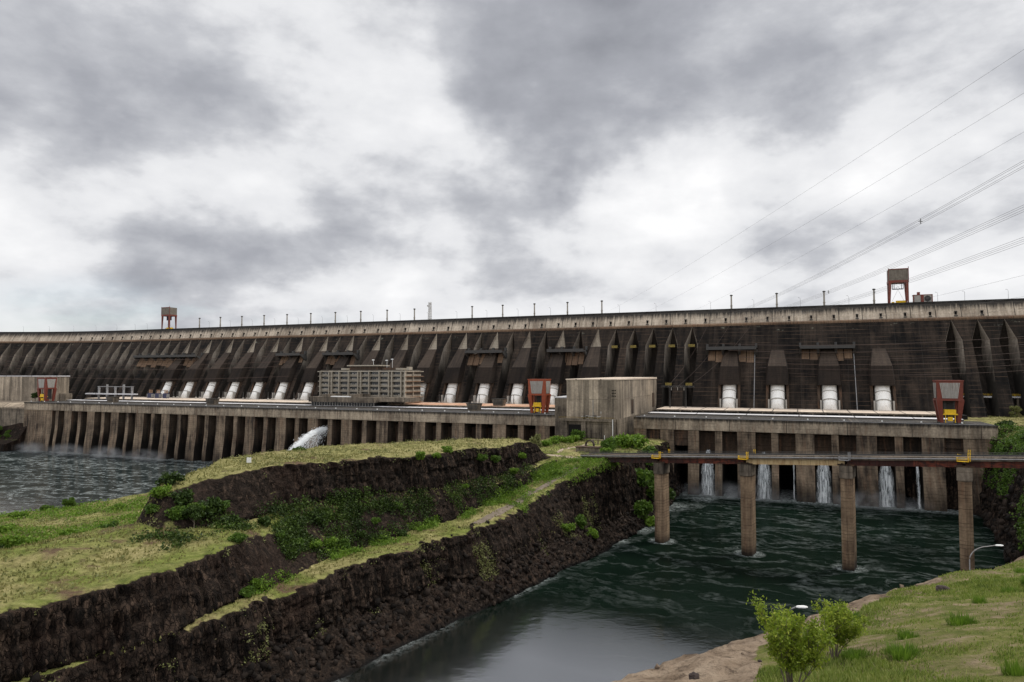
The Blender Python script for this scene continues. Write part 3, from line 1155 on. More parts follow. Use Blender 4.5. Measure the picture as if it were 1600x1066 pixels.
for zz_ in (63.3, 65.2, 67.0):
    for q in range(3):
        mb.box(-114.6 + q * 1.0, -114.0 + q * 1.0, 439.7, 440.0, zz_, zz_ + .7)
mesh_obj('wall_vent', mb, M['black'], sh)
mb = MB(W)
for zz_ in (61.3,):
    mb.box(-145.95, -111.45, 439.93, 440.0, zz_, zz_ + .22)
    mb.box(-111.5, -111.43, 440, 575, zz_, zz_ + .22)
for k_ in range(16):
    mb.box(-144.5 + k_ * 2.15, -144.38 + k_ * 2.15, 439.94, 440.0, 48.4, 61.3)
for k_ in range(32):
    mb.box(-111.5, -111.44, 442 + k_ * 4.15, 442.2 + k_ * 4.15, 48.4, 61.3)
mesh_obj('panel_joint', mb, M['podium'], sh)
mb = MB(W)
mb.box(-127.6, -127.2, 439.6, 440.0, 48.4, 61.0)
mb.box(-122.4, -121.7, 439.7, 440.0, 52, 53.4)
mesh_obj('wall_conduit', mb, M['crane_grey'], sh)
# lower stair block on the left side
sb = thing('stair_block', 'plain grey concrete block attached left of the windowless hall', 'building', W(-156, 455, 34))
mb = MB(W)
mb.box(-158.5, -146.6, 452, 480, 28, 61.5)
mesh_obj('wall', mb, M['podium'], sb)
mb = MB(W)
mb.box(-158.9, -146.4, 451.6, 480.3, 61.5, 62.3)
mesh_obj('roof', mb, M['pale_strip'], sb)
# scrap and gear on the ledge
g = thing('stacked_gear', 'heap of rusty frames and pipes on the ledge before the hall', 'gear', W(-130, 438.3, 48.4), -PHI)
rr = random.Random(3)
for q in range(7):
    mb = MB()
    x = -5 + q * 1.6
    if q % 3 == 0:
        mb.tube([(x, -.2, 1.0 + rr.random()), (x + 3.6, .1, 1.4 + rr.random())], .38, 8)
        mesh_obj('pipe_piece', mb, M['crane_grey'], g)
    else:
        for zz_ in (0.2, 1.4 + rr.random()):
            mb.box(x, x + 2.2, -.8, .6, zz_, zz_ + .3)
        for xx in (x, x + 1.9):
            mb.box(xx, xx + .25, -.8, .6, 0, 2.2)
        mesh_obj('frame_piece', mb, M['dark_steel'] if q % 2 else M['crane_grey'], g)

# ------------------------------------------------------------------ office block on the roof
of = thing('office_block', 'wide six storey office block with concrete grid facade on the powerhouse roof', 'building', W(-377, 545, 51.3))
oa, ob, ot0, ot1 = -425.5, -328.5, 530.0, 562.0
FL = [52.6 + 4.75 * k for k in range(7)]
mb = MB(W)
mb.box(oa + 1.5, ob - 1.5, ot0 + 2.2, ot1 - 2.2, 50, 82.0)
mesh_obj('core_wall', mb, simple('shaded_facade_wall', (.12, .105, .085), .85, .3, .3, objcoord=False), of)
for k, z in enumerate(FL):
    mb = MB(W)
    if k < 6:
        mb.box(oa + .3, ob - .3, ot0 + .3, ot1, z - .45, z + .05, 0)
        mb.box(oa + .2, ob - .4, ot0 - .0, ot0 + .3, z - .35, z + .0, 0)
        mb.box(ob - .3, ob + .9, ot0 + .4, ot1, z - .35, z - .05, 1)
    else:
        mb.box(oa - .4, ob + .4, ot0 - .3, ot1 + .3, z - .9, z - .1, 0)
    mesh_obj('floor_slab', mb, [M['office'], M['orange_sill']], of)
fins = [-423.2, -408, -404, -392.6, -378.6, -366.4, -362.4, -352.6, -341.4, -336.2]
fins = [oa + (ob - oa) * k for k in (.03, .135, .165, .255, .365, .475, .505, .6, .715, .82, .855, .955)]
for fx in fins:
    mb = MB(W)
    mb.box(fx - .42, fx + .42, ot0 - .55, ot0 + 2.3, 51, 81.2)
    mesh_obj('fin', mb, M['office'], of)
mb = MB(W)
mb.box(ob - 1.2, ob + .0, ot0 - .2, ot0 + 2.2, 51, 81.2)
mb.box(ob - 1.2, ob + .3, ot0 + 14, ot0 + 14.8, 51, 81.2)
mesh_obj('corner_column', mb, M['office'], of)
for k in range(6):
    z = FL[k]
    mb = MB(W)
    mb.box(oa + 1.2, ob - 1.3, ot0 + 1.75, ot0 + 2.25, z + .3, z + 1.5)
    mb.box(ob - 1.5, ob - .9, ot0 + 2.5, ot1 - 2.5, z + .3, z + 1.7)
    mesh_obj('spandrel_panel', mb, M['office'], of)
edges = [oa] + fins + [ob]
for k in range(6):
    z = FL[k]
    for a, b in zip(edges[:-1], edges[1:]):
        if b - a < 5:
            continue
        mb = MB(W)
        mb.box(a + .9, b - .9, ot0 + 1.9, ot0 + 2.25, z + 1.6, z + 3.9, 0)
        nn = int((b - a) / 1.9)
        for q in range(nn):
            x = a + .9 + (b - a - 1.8) * q / nn
            mb.box(x, x + .3, ot0 + 1.78, ot0 + 1.95, z + 1.55, z + 2.5, 1)
            if random.random() < .3:
                mb.box(x + .3, x + 1.5, ot0 + 1.8, ot0 + 1.92, z + 1.6, z + 2.6, 1)
        mesh_obj('window', mb, [M['glass'], M['crane_grey']], of)
mb = MB(W)
mb.box(-394, -362, 537, 552, 82, 85.6, 0)
mb.box(-396, -360, 535.5, 553, 85.6, 86.7, 1)
mb.box(-358, -345, 538, 550, 82, 84.2, 0)
mb.box(-345, -337, 540, 548, 82, 83.8, 1)
mb.box(-406, -400, 540, 546, 82, 83.9, 1)
mb.box(-333, -330.5, 540, 546, 82, 84.8, 1)
mesh_obj('penthouse', mb, [M['inner'], M['office']], of)
for x, zt in ((-372, 92), (-357, 91.5), (-351, 92.5)):
    mb = MB(W)
    mb.box(x - .12, x + .12, 543.9, 544.1, 82, zt)
    mb.box(x - 1.6, x + .8, 543.8, 544.2, zt - .9, zt)
    mesh_obj('aerial', mb, M['white'], of)
# entrance podium before the office block
op = thing('entrance_pavilion', 'low flat roofed pavilion with dark glazing before the office block', 'pavilion', W(-376, 508, 48))
mb = MB(W)
mb.box(-416, -345, 505.5, 530, 53.0, 57.6)
mb.box(-345, -312, 511, 530, 53.8, 57.4)
mb.box(-401, -395.5, 507, 528, 57.6, 60.0)
mb.box(-372, -365, 507, 528, 57.6, 60.2)
mesh_obj('roof_slab', mb, M['podium'], op)
mb = MB(W)
mb.box(-414, -346, 507.6, 529, 46.5, 53.0)
mesh_obj('glazing', mb, M['glass'], op)
mb = MB(W)
for q in range(24):
    x = -414 + q * 2.95
    mb.box(x - .16, x + .16, 507.2, 507.7, 46.5, 53.0)
mb.box(-414.2, -345.8, 507.15, 507.65, 46.4, 47.6)
mesh_obj('mullions', mb, M['crane_grey'], op)
mb = MB(W)
mb.box(-392, -370, 506.5, 512, 57.6, 58.3)
mesh_obj('skylight', mb, M['white'], op)

# bunker shaped ventilation heads on the deck
def vent(s, t_, z, lab):
    t = thing('ventilation_head', lab, 'vent', W(s, t_, z), -PHI, 'concrete ventilation heads on the left deck')
    mb = MB()
    mb.hexa([(-4.2, -3, 0), (4.2, -3, 0), (4.2, 3, 0), (-4.2, 3, 0)], [(-5.4, -3.4, 5.6), (5.4, -3.4, 5.6), (5.4, 3.4, 5.6), (-5.4, 3.4, 5.6)])
    mesh_obj('body', mb, M['podium'], t)
    mb = MB()
    mb.box(-5.6, 5.6, -3.6, 3.6, 5.6, 6.2)
    mesh_obj('cap', mb, M['wall'], t)
    mb = MB()
    for q in range(4):
        mb.box(-4.3, 4.3, -3.65, -3.0, 1.6 + q * .9, 2.0 + q * .9)
    mesh_obj('louvre', mb, M['dark_steel'], t)


vent(-660, 495, 48.6, 'splayed concrete ventilation head left of all white penstock pipes')
vent(-522, 495, 48.6, 'splayed concrete ventilation head below the row of left penstock pipes')
vent(-242, 495, 48.6, 'splayed concrete ventilation head midway between office block and hall, standing in front')
vent(-236, 531, 51.2, 'splayed concrete ventilation head on the terracotta roof behind another one')

# steel take-off portal right of the hall and a small one left of it
def portal(s, t_, z, w, h, lab):
    t = thing('takeoff_portal', lab, 'steel portal', W(s, t_, z), -PHI)
    for x in (-w / 2, w / 2):
        mb = MB()
        for dx_, dy_ in ((-.5, -.5), (.5, -.5), (.5, .5), (-.5, .5)):
            mb.tube([(x + dx_, dy_, 0), (x + dx_ * .7, dy_ * .7, h)], .14, 4)
        for q in range(int(h / 1.5)):
            mb.tube([(x - .5, -.5, q * 1.5), (x + .45, -.5, q * 1.5 + 1.5)], .09, 3)
            mb.tube([(x + .5, .5, q * 1.5), (x - .45, .5, q * 1.5 + 1.5)], .09, 3)
        mesh_obj('post', mb, M['dark_steel'], t)
    mb = MB()
    ov = w * .55
    for zz_ in (h, h + 1.0):
        for y in (-.5, .5):
            mb.tube([(-w / 2 - ov, y, zz_), (w / 2 + ov, y, zz_)], .13, 4)
    for q in range(16):
        x0 = -w / 2 - ov + (w + 2 * ov) * q / 16
        mb.tube([(x0, -.5, h + (q % 2)), (x0 + (w + 2 * ov) / 16, -.5, h + 1 - (q % 2))], .09, 3)
    mesh_obj('beam', mb, M['dark_steel'], t)
    for x in (-w * .4, 0, w * .4):
        mb = MB()
        mb.loft([[(x + r * math.cos(a * math.pi / 3), r * math.sin(a * math.pi / 3), zz_) for a in range(6)] for zz_, r in ((h, .12), (h - .4, .3), (h - 1.2, .22), (h - 2.2, .3), (h - 2.6, .1))])
        mesh_obj('insulator', mb, M['crane_grey'], t)


portal(-91, 556, 51.2, 12.5, 16.5, 'dark steel takeoff portal standing right of the concrete hall')
portal(-163, 545, 51.4, 7, 14, 'small steel portal squeezed between the orange crane and the hall')

sw = thing('switchgear_frame', 'pale steel switchgear frame on the left deck beside the grey building', 'switchgear', W(-690, 520, 50.9), -PHI)
for q in range(5):
    mb = MB()
    x = -26 + q * 13
    mb.box(x - .5, x + .5, -1, 1, 0, 14 + (q % 2) * 2)
    mb.box(x - 1.6, x + 1.6, -.5, .5, 11, 11.6)
    mesh_obj('post', mb, M['steel'], sw)
mb = MB()
mb.box(-45, 32, -2.5, 2.5, 5.0, 6.2)
mesh_obj('walkway', mb, M['pale_strip'], sw)
mb = MB()
mb.box(-28, 28, -.4, .4, 13.2, 13.9)
mesh_obj('busbar', mb, M['steel'], sw)
for q in range(3):
    t = thing('transformer', 'navy blue transformer on the left deck, %s of the three from the left' % ORD[q], 'transformer', W(-640 + q * 12 - 40, 556, 51.2), -PHI, 'transformers on the left deck')
    mb = MB()
    mb.tap(0, 0, 0, 5.5, 6, 4, 5.6, 3.6)
    mesh_obj('tank', mb, M['blue_steel'], t)
    mb = MB()
    for x in (-2, 0, 2):
        mb.loft([[(x + r * math.cos(a * math.pi / 3), r * math.sin(a * math.pi / 3), zz_) for a in range(6)] for zz_, r in ((5.4, .5), (7.2, .3), (8.8, .45), (9.4, .2))])
    mesh_obj('bushings', mb, M['orange_sill'], t)
    mb = MB()
    for x in (-3.4, 3.4):
        for q2 in range(4):
            mb.box(x - .4, x + .4, -1.8 + q2, -1.3 + q2, .8, 4.6)
    mesh_obj('radiator', mb, M['steel'], t)

# grey building at the far left
gb = thing('assembly_building', 'long grey panelled building at the far left behind the dark red crane', 'building', W(-830, 530, 47))
mb = MB(W)
mb.box(-990, -785, 520, 533, 44, 75.4)
mesh_obj('wall', mb, M['service'], gb)
mb = MB(W)
mb.box(-991, -784.4, 519.4, 533.6, 75.4, 76.4)
mesh_obj('roof', mb, M['pale_strip'], gb)
mb = MB(W)
mb.box(-785, -776, 522, 531, 46, 56)
mesh_obj('annex', mb, M['podium'], gb)
# retaining wall and quay on the left
rw = thing('retaining_wall', 'ribbed concrete retaining wall at the far left beside the powerhouse', 'wall', W(-800, 466, 0))
mb = MB(W)
mb.box(-960, -748.3, 464, 520, 22, 41)
for q in range(26):
    mb.box(-955 + q * 8.2, -953.6 + q * 8.2, 463.0, 464, 28, 40.2)
mb.box(-960, -748.5, 463, 520, 41, 42.2)
mesh_obj('wall', mb, M['podium'], rw)
mb = MB(W)
mb.box(-960, -748.6, 463.2, 463.5, 42.2, 43.6)
mb.hexa([(-960, 465, 42.2), (-748.6, 465, 42.2), (-748.6, 520, 42.2), (-960, 520, 42.2)], [(-960, 480, 46.9), (-748.6, 480, 46.9), (-748.6, 520, 47.5), (-960, 520, 47.5)])
mesh_obj('coping', mb, M['wall'], rw)

# ------------------------------------------------------------------ bridge over the diversion channel
P1 = Vector((67.8, 320.0, 0))
BD = Vector((32.83, -22.33, 0)).normalized()
SPAN = 39.7
BN = Vector((-BD.y, BD.x, 0))          # away from the camera


def BW(u, v, z):
    """bridge axes: u along the deck from the first pier, v away from the camera"""
    p = P1 + BD * u + BN * v
    return (p.x, p.y, z)


def zdeck(u):
    return 40.2 + u * 2.33 / SPAN


br = thing('bridge', 'slender steel girder bridge on four tall concrete piers across the green channel', 'bridge', BW(60, 0, 0))
UL, UR = -SPAN * 1.02, SPAN * 4.6


def bbox(mb, u0, u1, v0, v1, h0, h1, m=0):
    mb.hexa([(u0, v0, zdeck(u0) + h0), (u1, v0, zdeck(u1) + h0), (u1, v1, zdeck(u1) + h0), (u0, v1, zdeck(u0) + h0)],
            [(u0, v0, zdeck(u0) + h1), (u1, v0, zdeck(u1) + h1), (u1, v1, zdeck(u1) + h1), (u0, v1, zdeck(u0) + h1)], m)


mb = MB(BW)
bbox(mb, UL, UR, 0, 9.5, -.75, -.15)
mesh_obj('deck', mb, M['road'], br)
for v0 in (-.25, 9.2):
    mb = MB(BW)
    bbox(mb, UL, UR, v0, v0 + .55, -1.1, .35)
    mesh_obj('kerb_beam', mb, M['dark_steel'] if v0 > 0 else M['podium'], br)
for v0 in (-.45, 9.45):
    mb = MB(BW)
    for h in (.75, 1.15):
        mb.tube([(UL, v0 + .3, zdeck(UL) + h), (UR, v0 + .3, zdeck(UR) + h)], .06, 4)
    u = UL
    while u < UR:
        mb.box(u - .05, u + .05, v0 + .25, v0 + .35, zdeck(u) + .3, zdeck(u) + 1.15)
        u += 2.4
    mesh_obj('railing', mb, M['dark_steel'], br)
mb = MB(BW)
mb.tube([(UL, -.55, zdeck(UL) - .35), (UR, -.55, zdeck(UR) - .35)], .22, 8)
mesh_obj('utility_pipe', mb, M['steel'], br)
gird = {'red': None}
mgr, N = new_mat('rusting_red_girder')
Pn = N.pos()
gn = N.noise(N.vmath('MULTIPLY', Pn, (1, 1, 2.5)), .5, 6, .65)
along = N.vmath('DOT_PRODUCT', Pn, tuple(BD))
blk = N.noise(N.comb(N.math('FLOOR', N.math('DIVIDE', along, 7.0)), 2.2, .4), 9.1, 0)
gc = N.mix(N.rng(blk, .45, .55), (.05, .014, .010), (.15, .035, .018))
gc = N.mix(N.rng(gn, .42, .62), gc, (.035, .014, .010))
gc = N.mix(N.math('MULTIPLY', line_mask(N, along, 3.4, .22), .6), gc, (.015, .01, .008))
finish(mgr, N, gc, .7, N.bump(gn, .4, .1), .3)
mgt, N = new_mat('primed_tan_girder')
Pn = N.pos()
gn = N.noise(N.vmath('MULTIPLY', Pn, (1, 1, .3)), .8, 6, .65)
along = N.vmath('DOT_PRODUCT', Pn, tuple(BD))
gc = N.mix(N.rng(gn, .45, .7), (.50, .375, .20), (.33, .20, .09))
gc = N.mix(N.math('MULTIPLY', line_mask(N, along, 3.4, .16), .65), gc, (.16, .09, .04))
finish(mgt, N, gc, .7, N.bump(gn, .3, .1), .3)
mdk, N = new_mat('black_stained_girder')
Pn = N.pos()
gn = N.noise(Pn, .6, 6, .65)
finish(mdk, N, N.mix(N.rng(gn, .4, .65), (.02, .014, .012), (.06, .022, .015)), .7, N.bump(gn, .3, .1), .3)
for k in range(-1, 5):
    u0 = k * SPAN + .4 if k > -1 else UL + .2
    u1 = (k + 1) * SPAN - .4 if k < 4 else UR - .2
    for v0 in (.9, 7.6):
        mb = MB(BW)
        bbox(mb, u0, u1, v0, v0 + .12, -3.3, -.75)
        bbox(mb, u0, u1, v0 - .35, v0 + .45, -3.45, -3.3)
        q = u0 + 1.2
        while q < u1:
            bbox(mb, q, q + .12, v0 - .3, v0, -3.3, -.75)
            q += 3.4
        mesh_obj('girder', mb, mgt if k == 1 and v0 < 2 else (mdk if k == -1 else mgr), br)


def hexplan(u, hw, v0, v1, nose, z):
    return [(u - hw, v0, z), (u, v0 - nose, z), (u + hw, v0, z), (u + hw, v1, z), (u, v1 + nose, z), (u - hw, v1, z)]


for k in range(4):
    u = k * SPAN
    zt = zdeck(u) - 3.5
    mb = MB(BW)
    mb.loft([hexplan(u, 2.2, 1.0, 8.2, 1.1, -8), hexplan(u, 2.15, 1.0, 8.2, 1.1, zt - 5.2)])
    pr = mesh_obj('pier', mb, M['bridge_pier'], br)
    mb = MB(BW)
    mb.loft([hexplan(u, 2.15, 1.0, 8.2, 1.1, zt - 5.2), hexplan(u, 2.45, .7, 8.5, 1.2, zt - 4.9), hexplan(u, 2.45, .7, 8.5, 1.2, zt)])
    cp = mesh_obj('cap', mb, M['podium'], pr)
    mb = MB(BW)
    for dz_ in (0.0, 1.0):
        mb.box(u - 3.0, u + 3.2, .2, 9.2, zt + .05, zt + .6) if dz_ == 0 else None
    mb.box(u - 1.8, u - .6, .8, 1.6, zt + .55, zt + .9)
    mb.box(u + .6, u + 1.8, .8, 1.6, zt + .55, zt + .9)
    mesh_obj('bearing_block', mb, M['inner'], br)
    for v0 in (-2.2, 9.4):
        mb = MB(BW)
        zz_ = zdeck(u) - 1.2
        x0, x1 = (u - 2.2, u + 1.6)
        mb.box(x0, x1, v0, v0 + 1.7, zz_, zz_ + .2)
        for x in (x0, x1 - .2):
            for y in (v0, v0 + 1.5):
                mb.box(x, x + .2, y, y + .2, zz_, zz_ + 1.5)
        for hh in (.8, 1.35):
            mb.box(x0, x1, v0, v0 + .15, zz_ + hh, zz_ + hh + .15)
            mb.box(x0, x0 + .15, v0, v0 + 1.7, zz_ + hh, zz_ + hh + .15)
            mb.box(x1 - .15, x1, v0, v0 + 1.7, zz_ + hh, zz_ + hh + .15)
        # ladder cage rising over the railing
        for x in (u + 1.2, u + 1.9):
            mb.box(x, x + .18, v0 + .6, v0 + .8, zz_ + .2, zz_ + 3.4)
        for q in range(6):
            mb.box(u + 1.2, u + 2.0, v0 + .62, v0 + .78, zz_ + .5 + q * .5, zz_ + .6 + q * .5)
        if not (k == 2):
            mesh_obj('access_platform', mb, M['yellow'], br)
        elif v0 < 0:
            mesh_obj('access_platform', mb, M['steel'], br)


# ------------------------------------------------------------------ terrain: cross sections lofted along the channel
PA = np.array([.56, .8285])            # along the channel, away from the camera
PB = np.array([-.8285, .56])           # away from the channel to the left
PO = np.array([-48.6, 173.0])


def PQ(p, q):
    r = PO + PA * p + PB * q
    return float(r[0]), float(r[1])


def to_pq(x, y):
    d = np.array([x, y]) - PO
    return float(d @ PA), float(d @ PB)


ISLAND = {   # p: fourteen (q, z) points from the channel bed over ledge, bench, cliffs and plateau to the river bed
    -95: [(-12, -8), (0, 0), (6, 8), (9, 10), (12, 20), (14, 20.5), (19, 33.5), (45, 34), (50, 34), (58, 34), (70, 31), (96, 24), (290, 10), (325, -5)],
    -60: [(-12, -8), (0, 0), (7, 8), (9, 10), (12, 20), (13.5, 20.5), (18, 33), (46, 34.5), (50, 34.5), (58, 34), (70, 32), (96, 24), (275, 11), (305, -5)],
    -36: [(-12, -8), (0, 0), (7, 8), (9, 9), (12, 20), (13, 20.5), (18, 33), (47, 34.3), (51, 35), (58, 35), (70, 33), (96, 24), (260, 12), (288, -5)],
    -20: [(-12, -8), (0, 0), (7, 8), (9, 9), (12.5, 20), (14.5, 20.5), (21, 33), (48, 34), (50, 34.3), (60, 34.6), (72, 33.5), (96, 24.5), (252, 12.5), (280, -5)],
    -13: [(-12, -8), (0, 0), (7.5, 8), (10, 9), (14, 20), (16.5, 20.5), (23, 33), (47.5, 34), (54, 35.5), (58, 35.8), (62, 35.3), (74, 28), (248, 12.7), (275, -5)],
    -6: [(-12, -8), (0, 0), (8, 8), (11, 9), (16, 20), (19, 20.5), (26, 33), (47, 34), (59, 44.5), (62, 45.3), (65, 44.3), (71, 28), (243, 13), (270, -5)],
    9: [(-12, -8), (0, 0), (9, 7.5), (14, 9), (19, 20), (25, 20.5), (36, 32.3), (49, 34), (61, 46.5), (67, 46.8), (74, 45.8), (82, 28), (232, 14), (258, -5)],
    24: [(-12, -8), (0, 0), (9, 7.5), (15, 9), (20, 20.5), (29, 20.5), (42, 31.5), (48.5, 34.5), (57, 47), (72, 47.5), (83, 47), (94, 28), (219, 16), (245, -5)],
    40: [(-12, -8), (0, 0), (7, 7), (13, 9), (16, 21.5), (33, 21), (43, 31.5), (47, 35), (52, 47), (72, 48), (90, 47.5), (99, 28), (194, 20), (222, -5)],
    60: [(-12, -8), (0, 0), (6, 7), (12, 9), (16.5, 21.5), (32, 21.5), (41, 31.5), (44.5, 35), (49.5, 47), (70, 48), (91, 48), (110, 29), (174, 26), (205, -5)],
    75: [(-12, -8), (0, 0), (5, 7), (10, 8.5), (16, 21.8), (31.5, 21.8), (38.5, 31), (42, 34.5), (46.5, 46.5), (66, 48), (87, 48), (102, 30), (130, 25), (150, -5)],
    90: [(-12, -8), (0, 0), (4.5, 6.5), (9.5, 8.5), (17, 22), (31, 22), (36, 30.5), (39, 34), (43.5, 46.5), (62, 48), (83, 48), (94, 25), (104, 8), (112, -5)],
    110: [(-12, -8), (0, 0), (4, 6), (9.5, 8.5), (18, 22), (31, 24), (35, 31), (37.5, 34.5), (41.5, 46.5), (60, 47.5), (76, 47.5), (88, 22), (96, 6), (104, -5)],
    125: [(-12, -8), (0, 0), (4.5, 6), (10, 8.5), (19, 23), (31.5, 25.5), (34, 31), (37, 34), (40.8, 46.3), (56, 47.5), (70, 47.3), (82, 20), (90, 5), (98, -5)],
    150: [(-12, -8), (0, 0), (5, 6), (10, 9), (20.5, 27), (34, 28), (36.8, 32.0), (39, 34.5), (43, 45.7), (54, 47), (65, 46.5), (76, 20), (84, 5), (92, -5)],
    168: [(-12, -8), (1, 0), (6, 6), (10, 9), (17, 32), (36, 31.5), (38, 34), (41, 35), (45.5, 45.2), (53, 46), (62, 45.5), (74, 20), (82, 5), (90, -5)],
    176: [(-12, -8), (1.5, 0), (6, 6), (10, 9), (14, 34), (37, 34), (39, 35), (42, 35.5), (46, 43), (53, 44), (62, 43), (75, 20), (84, 5), (92, -5)],
    183: [(-12, -8), (2, 0), (6, 6), (9.5, 8), (13, 35.5), (24, 36), (30, 36), (38, 36), (44, 36.5), (55, 36.5), (66, 36), (80, 20), (88, 5), (96, -5)],
    192: [(-12, -8), (2.5, 0), (5, 6), (8, 8), (12, 36), (20, 36.3), (28, 36), (36, 36), (44, 36), (60, 36), (80, 36), (92, 20), (100, 5), (108, -5)],
    225: [(-10, -8), (6, 0), (9, 4), (12, 8), (18, 35), (26, 36), (34, 36), (42, 36), (52, 36), (70, 36), (98, 36), (108, 20), (114, 5), (122, -5)],
    270: [(0, -8), (14, 0), (17, 4), (20, 8), (27, 34), (34, 35.5), (42, 35.5), (50, 35.5), (60, 35.5), (80, 35.5), (100, 35.5), (110, 20), (116, 5), (124, -5)],
    340: [(12, -8), (28, 0), (30, 3), (32, 7), (37, 33), (42, 35), (50, 35), (58, 35), (66, 35), (84, 35), (100, 35), (110, 20), (116, 5), (124, -5)],
}
RBANK = {
    -70: [(-106, -8), (-116, 0), (-121, 12), (-135, 48), (-150, 51), (-200, 58), (-330, 62)],
    0: [(-118, -8), (-128, 0), (-133, 10), (-147, 47), (-160, 49), (-200, 54), (-330, 60)],
    100: [(-130, -8), (-140, 0), (-145, 10), (-159, 46), (-172, 47.5), (-210, 52), (-330, 58)],
    188: [(-134, -8), (-144, 0), (-149, 9), (-160, 44), (-172, 46.5), (-210, 50), (-330, 55)],
    253: [(-137, -8), (-147, 0), (-151, 8), (-162, 43), (-170, 45.5), (-205, 48), (-330, 52)],
    300: [(-133, -8), (-143, 0), (-147, 7), (-158, 42), (-166, 45), (-200, 47.5), (-330, 50)],
    341: [(-128, -8), (-137, 0), (-142, 7), (-152, 41), (-160, 45), (-200, 48), (-330, 50)],
    356: [(-120, -8), (-130, 0), (-138, 8), (-147, 42), (-155, 46), (-200, 48), (-330, 50)],
    361: [(-60, 40), (-90, 46), (-120, 47), (-147, 47.2), (-160, 47.6), (-200, 48.5), (-330, 51)],
    480: [(-60, 40), (-90, 46), (-115, 47.5), (-140, 48), (-160, 48.5), (-200, 50), (-330, 54)],
    640: [(-60, 60), (-90, 62), (-115, 66), (-140, 70), (-160, 74), (-200, 80), (-330, 90)],
}


def fbm(x, y, z, oct_=4):
    return mnoise.fractal(Vector((x, y, z)), 1.0, 2.0, oct_)


def loft_terrain(name, secs, counts, step, mat, seed, rough=1.0):
    ps = sorted(secs)
    arr = np.array([secs[p] for p in ps], float)          # station, key, (q,z)
    K = arr.shape[1]
    pp = np.arange(ps[0], ps[-1] + .01, step)
    key = np.stack([np.stack([np.interp(pp, ps, arr[:, k, c]) for k in range(K)], 1) for c in range(2)], 2)
    # natural wander of every edge line
    for i, p in enumerate(pp):
        for k in range(1, K):
            key[i, k, 0] += 1.5 * rough * fbm(p * .045, k * .35, seed, 4)
            if k > 1:
                key[i, k, 1] += .8 * fbm(p * .05, k * 1.7, seed + 5, 3) * min(1, k / 3)
    rows, seg = [], []
    for k, c in enumerate(counts):
        for j in range(c):
            f = j / c
            rows.append(key[:, k] * (1 - f) + key[:, k + 1] * f)
            seg.append(k + f)
    rows.append(key[:, -1])
    seg.append(K - 1)
    G = np.stack(rows, 1)                                  # p, column, (q,z)
    dq = np.gradient(G[:, :, 0], axis=1)
    dzz = np.gradient(G[:, :, 1], axis=1)
    steep = np.clip((np.abs(dzz) / (np.abs(dq) + np.abs(dzz) + 1e-6) - .42) / .3, 0, 1)
    sgn = np.sign(dq.mean())
    V = np.zeros((len(pp), G.shape[1], 3))
    for i, p in enumerate(pp):
        for j in range(G.shape[1]):
            q, z = G[i, j]
            w = steep[i, j]
            x = PO[0] + PA[0] * p + PB[0] * q
            y = PO[1] + PA[1] * p + PB[1] * q
            if w > 0:                                      # columnar, blocky basalt
                c1 = fbm(p * .17, z * .03, seed + 1, 3)
                c2 = mnoise.noise(Vector((p * .75, z * .07, seed + 2)))
                c3 = mnoise.noise(Vector((p * 1.1, z * .75, seed + 3)))
                c4 = mnoise.cell(Vector((p * .55, z * .33, seed + 4))) - .5
                c5 = mnoise.cell(Vector((p * .95, z * .10, seed + 7))) - .5 + .55 * (mnoise.cell(Vector((p * .045, z * .42 + .3 * c1, seed + 12))) - .5)
                off = (.9 * c1 + .5 * c2 + .25 * c3 + .55 * c4 + .8 * c5) * w * rough
                x -= PB[0] * off * sgn * -1
                y -= PB[1] * off * sgn * -1
                z += .6 * mnoise.noise(Vector((p * .4, q * .4, seed + 6))) * w
            f = 1 - w
            if f > 0:
                z += f * (.9 * fbm(x * .05, y * .05, seed + 8, 4) + .22 * mnoise.noise(Vector((x * .45, y * .45, seed + 9))))
                if 3.6 < G[i, j, 1] < 13 and w < .9:       # rubble on the low ledge
                    z += 1.3 * abs(mnoise.noise(Vector((x * .5, y * .5, seed + 3)))) + 1.3 * (mnoise.cell(Vector((x * .4, y * .4, seed))) - .5) + .6 * (mnoise.cell(Vector((x * .9, y * .9, seed))) - .5)
            V[i, j] = (x, y, z)
    n, m = V.shape[:2]
    ii, jj = np.meshgrid(np.arange(n - 1), np.arange(m - 1), indexing='ij')
    a = ii * m + jj
    F = np.stack([a, a + 1, a + m + 1, a + m], -1).reshape(-1, 4)
    if sgn > 0:
        F = F[:, ::-1]
    o = np_mesh(name, V.reshape(-1, 3), F, mat, None, False)
    return o, V, np.array(seg), pp


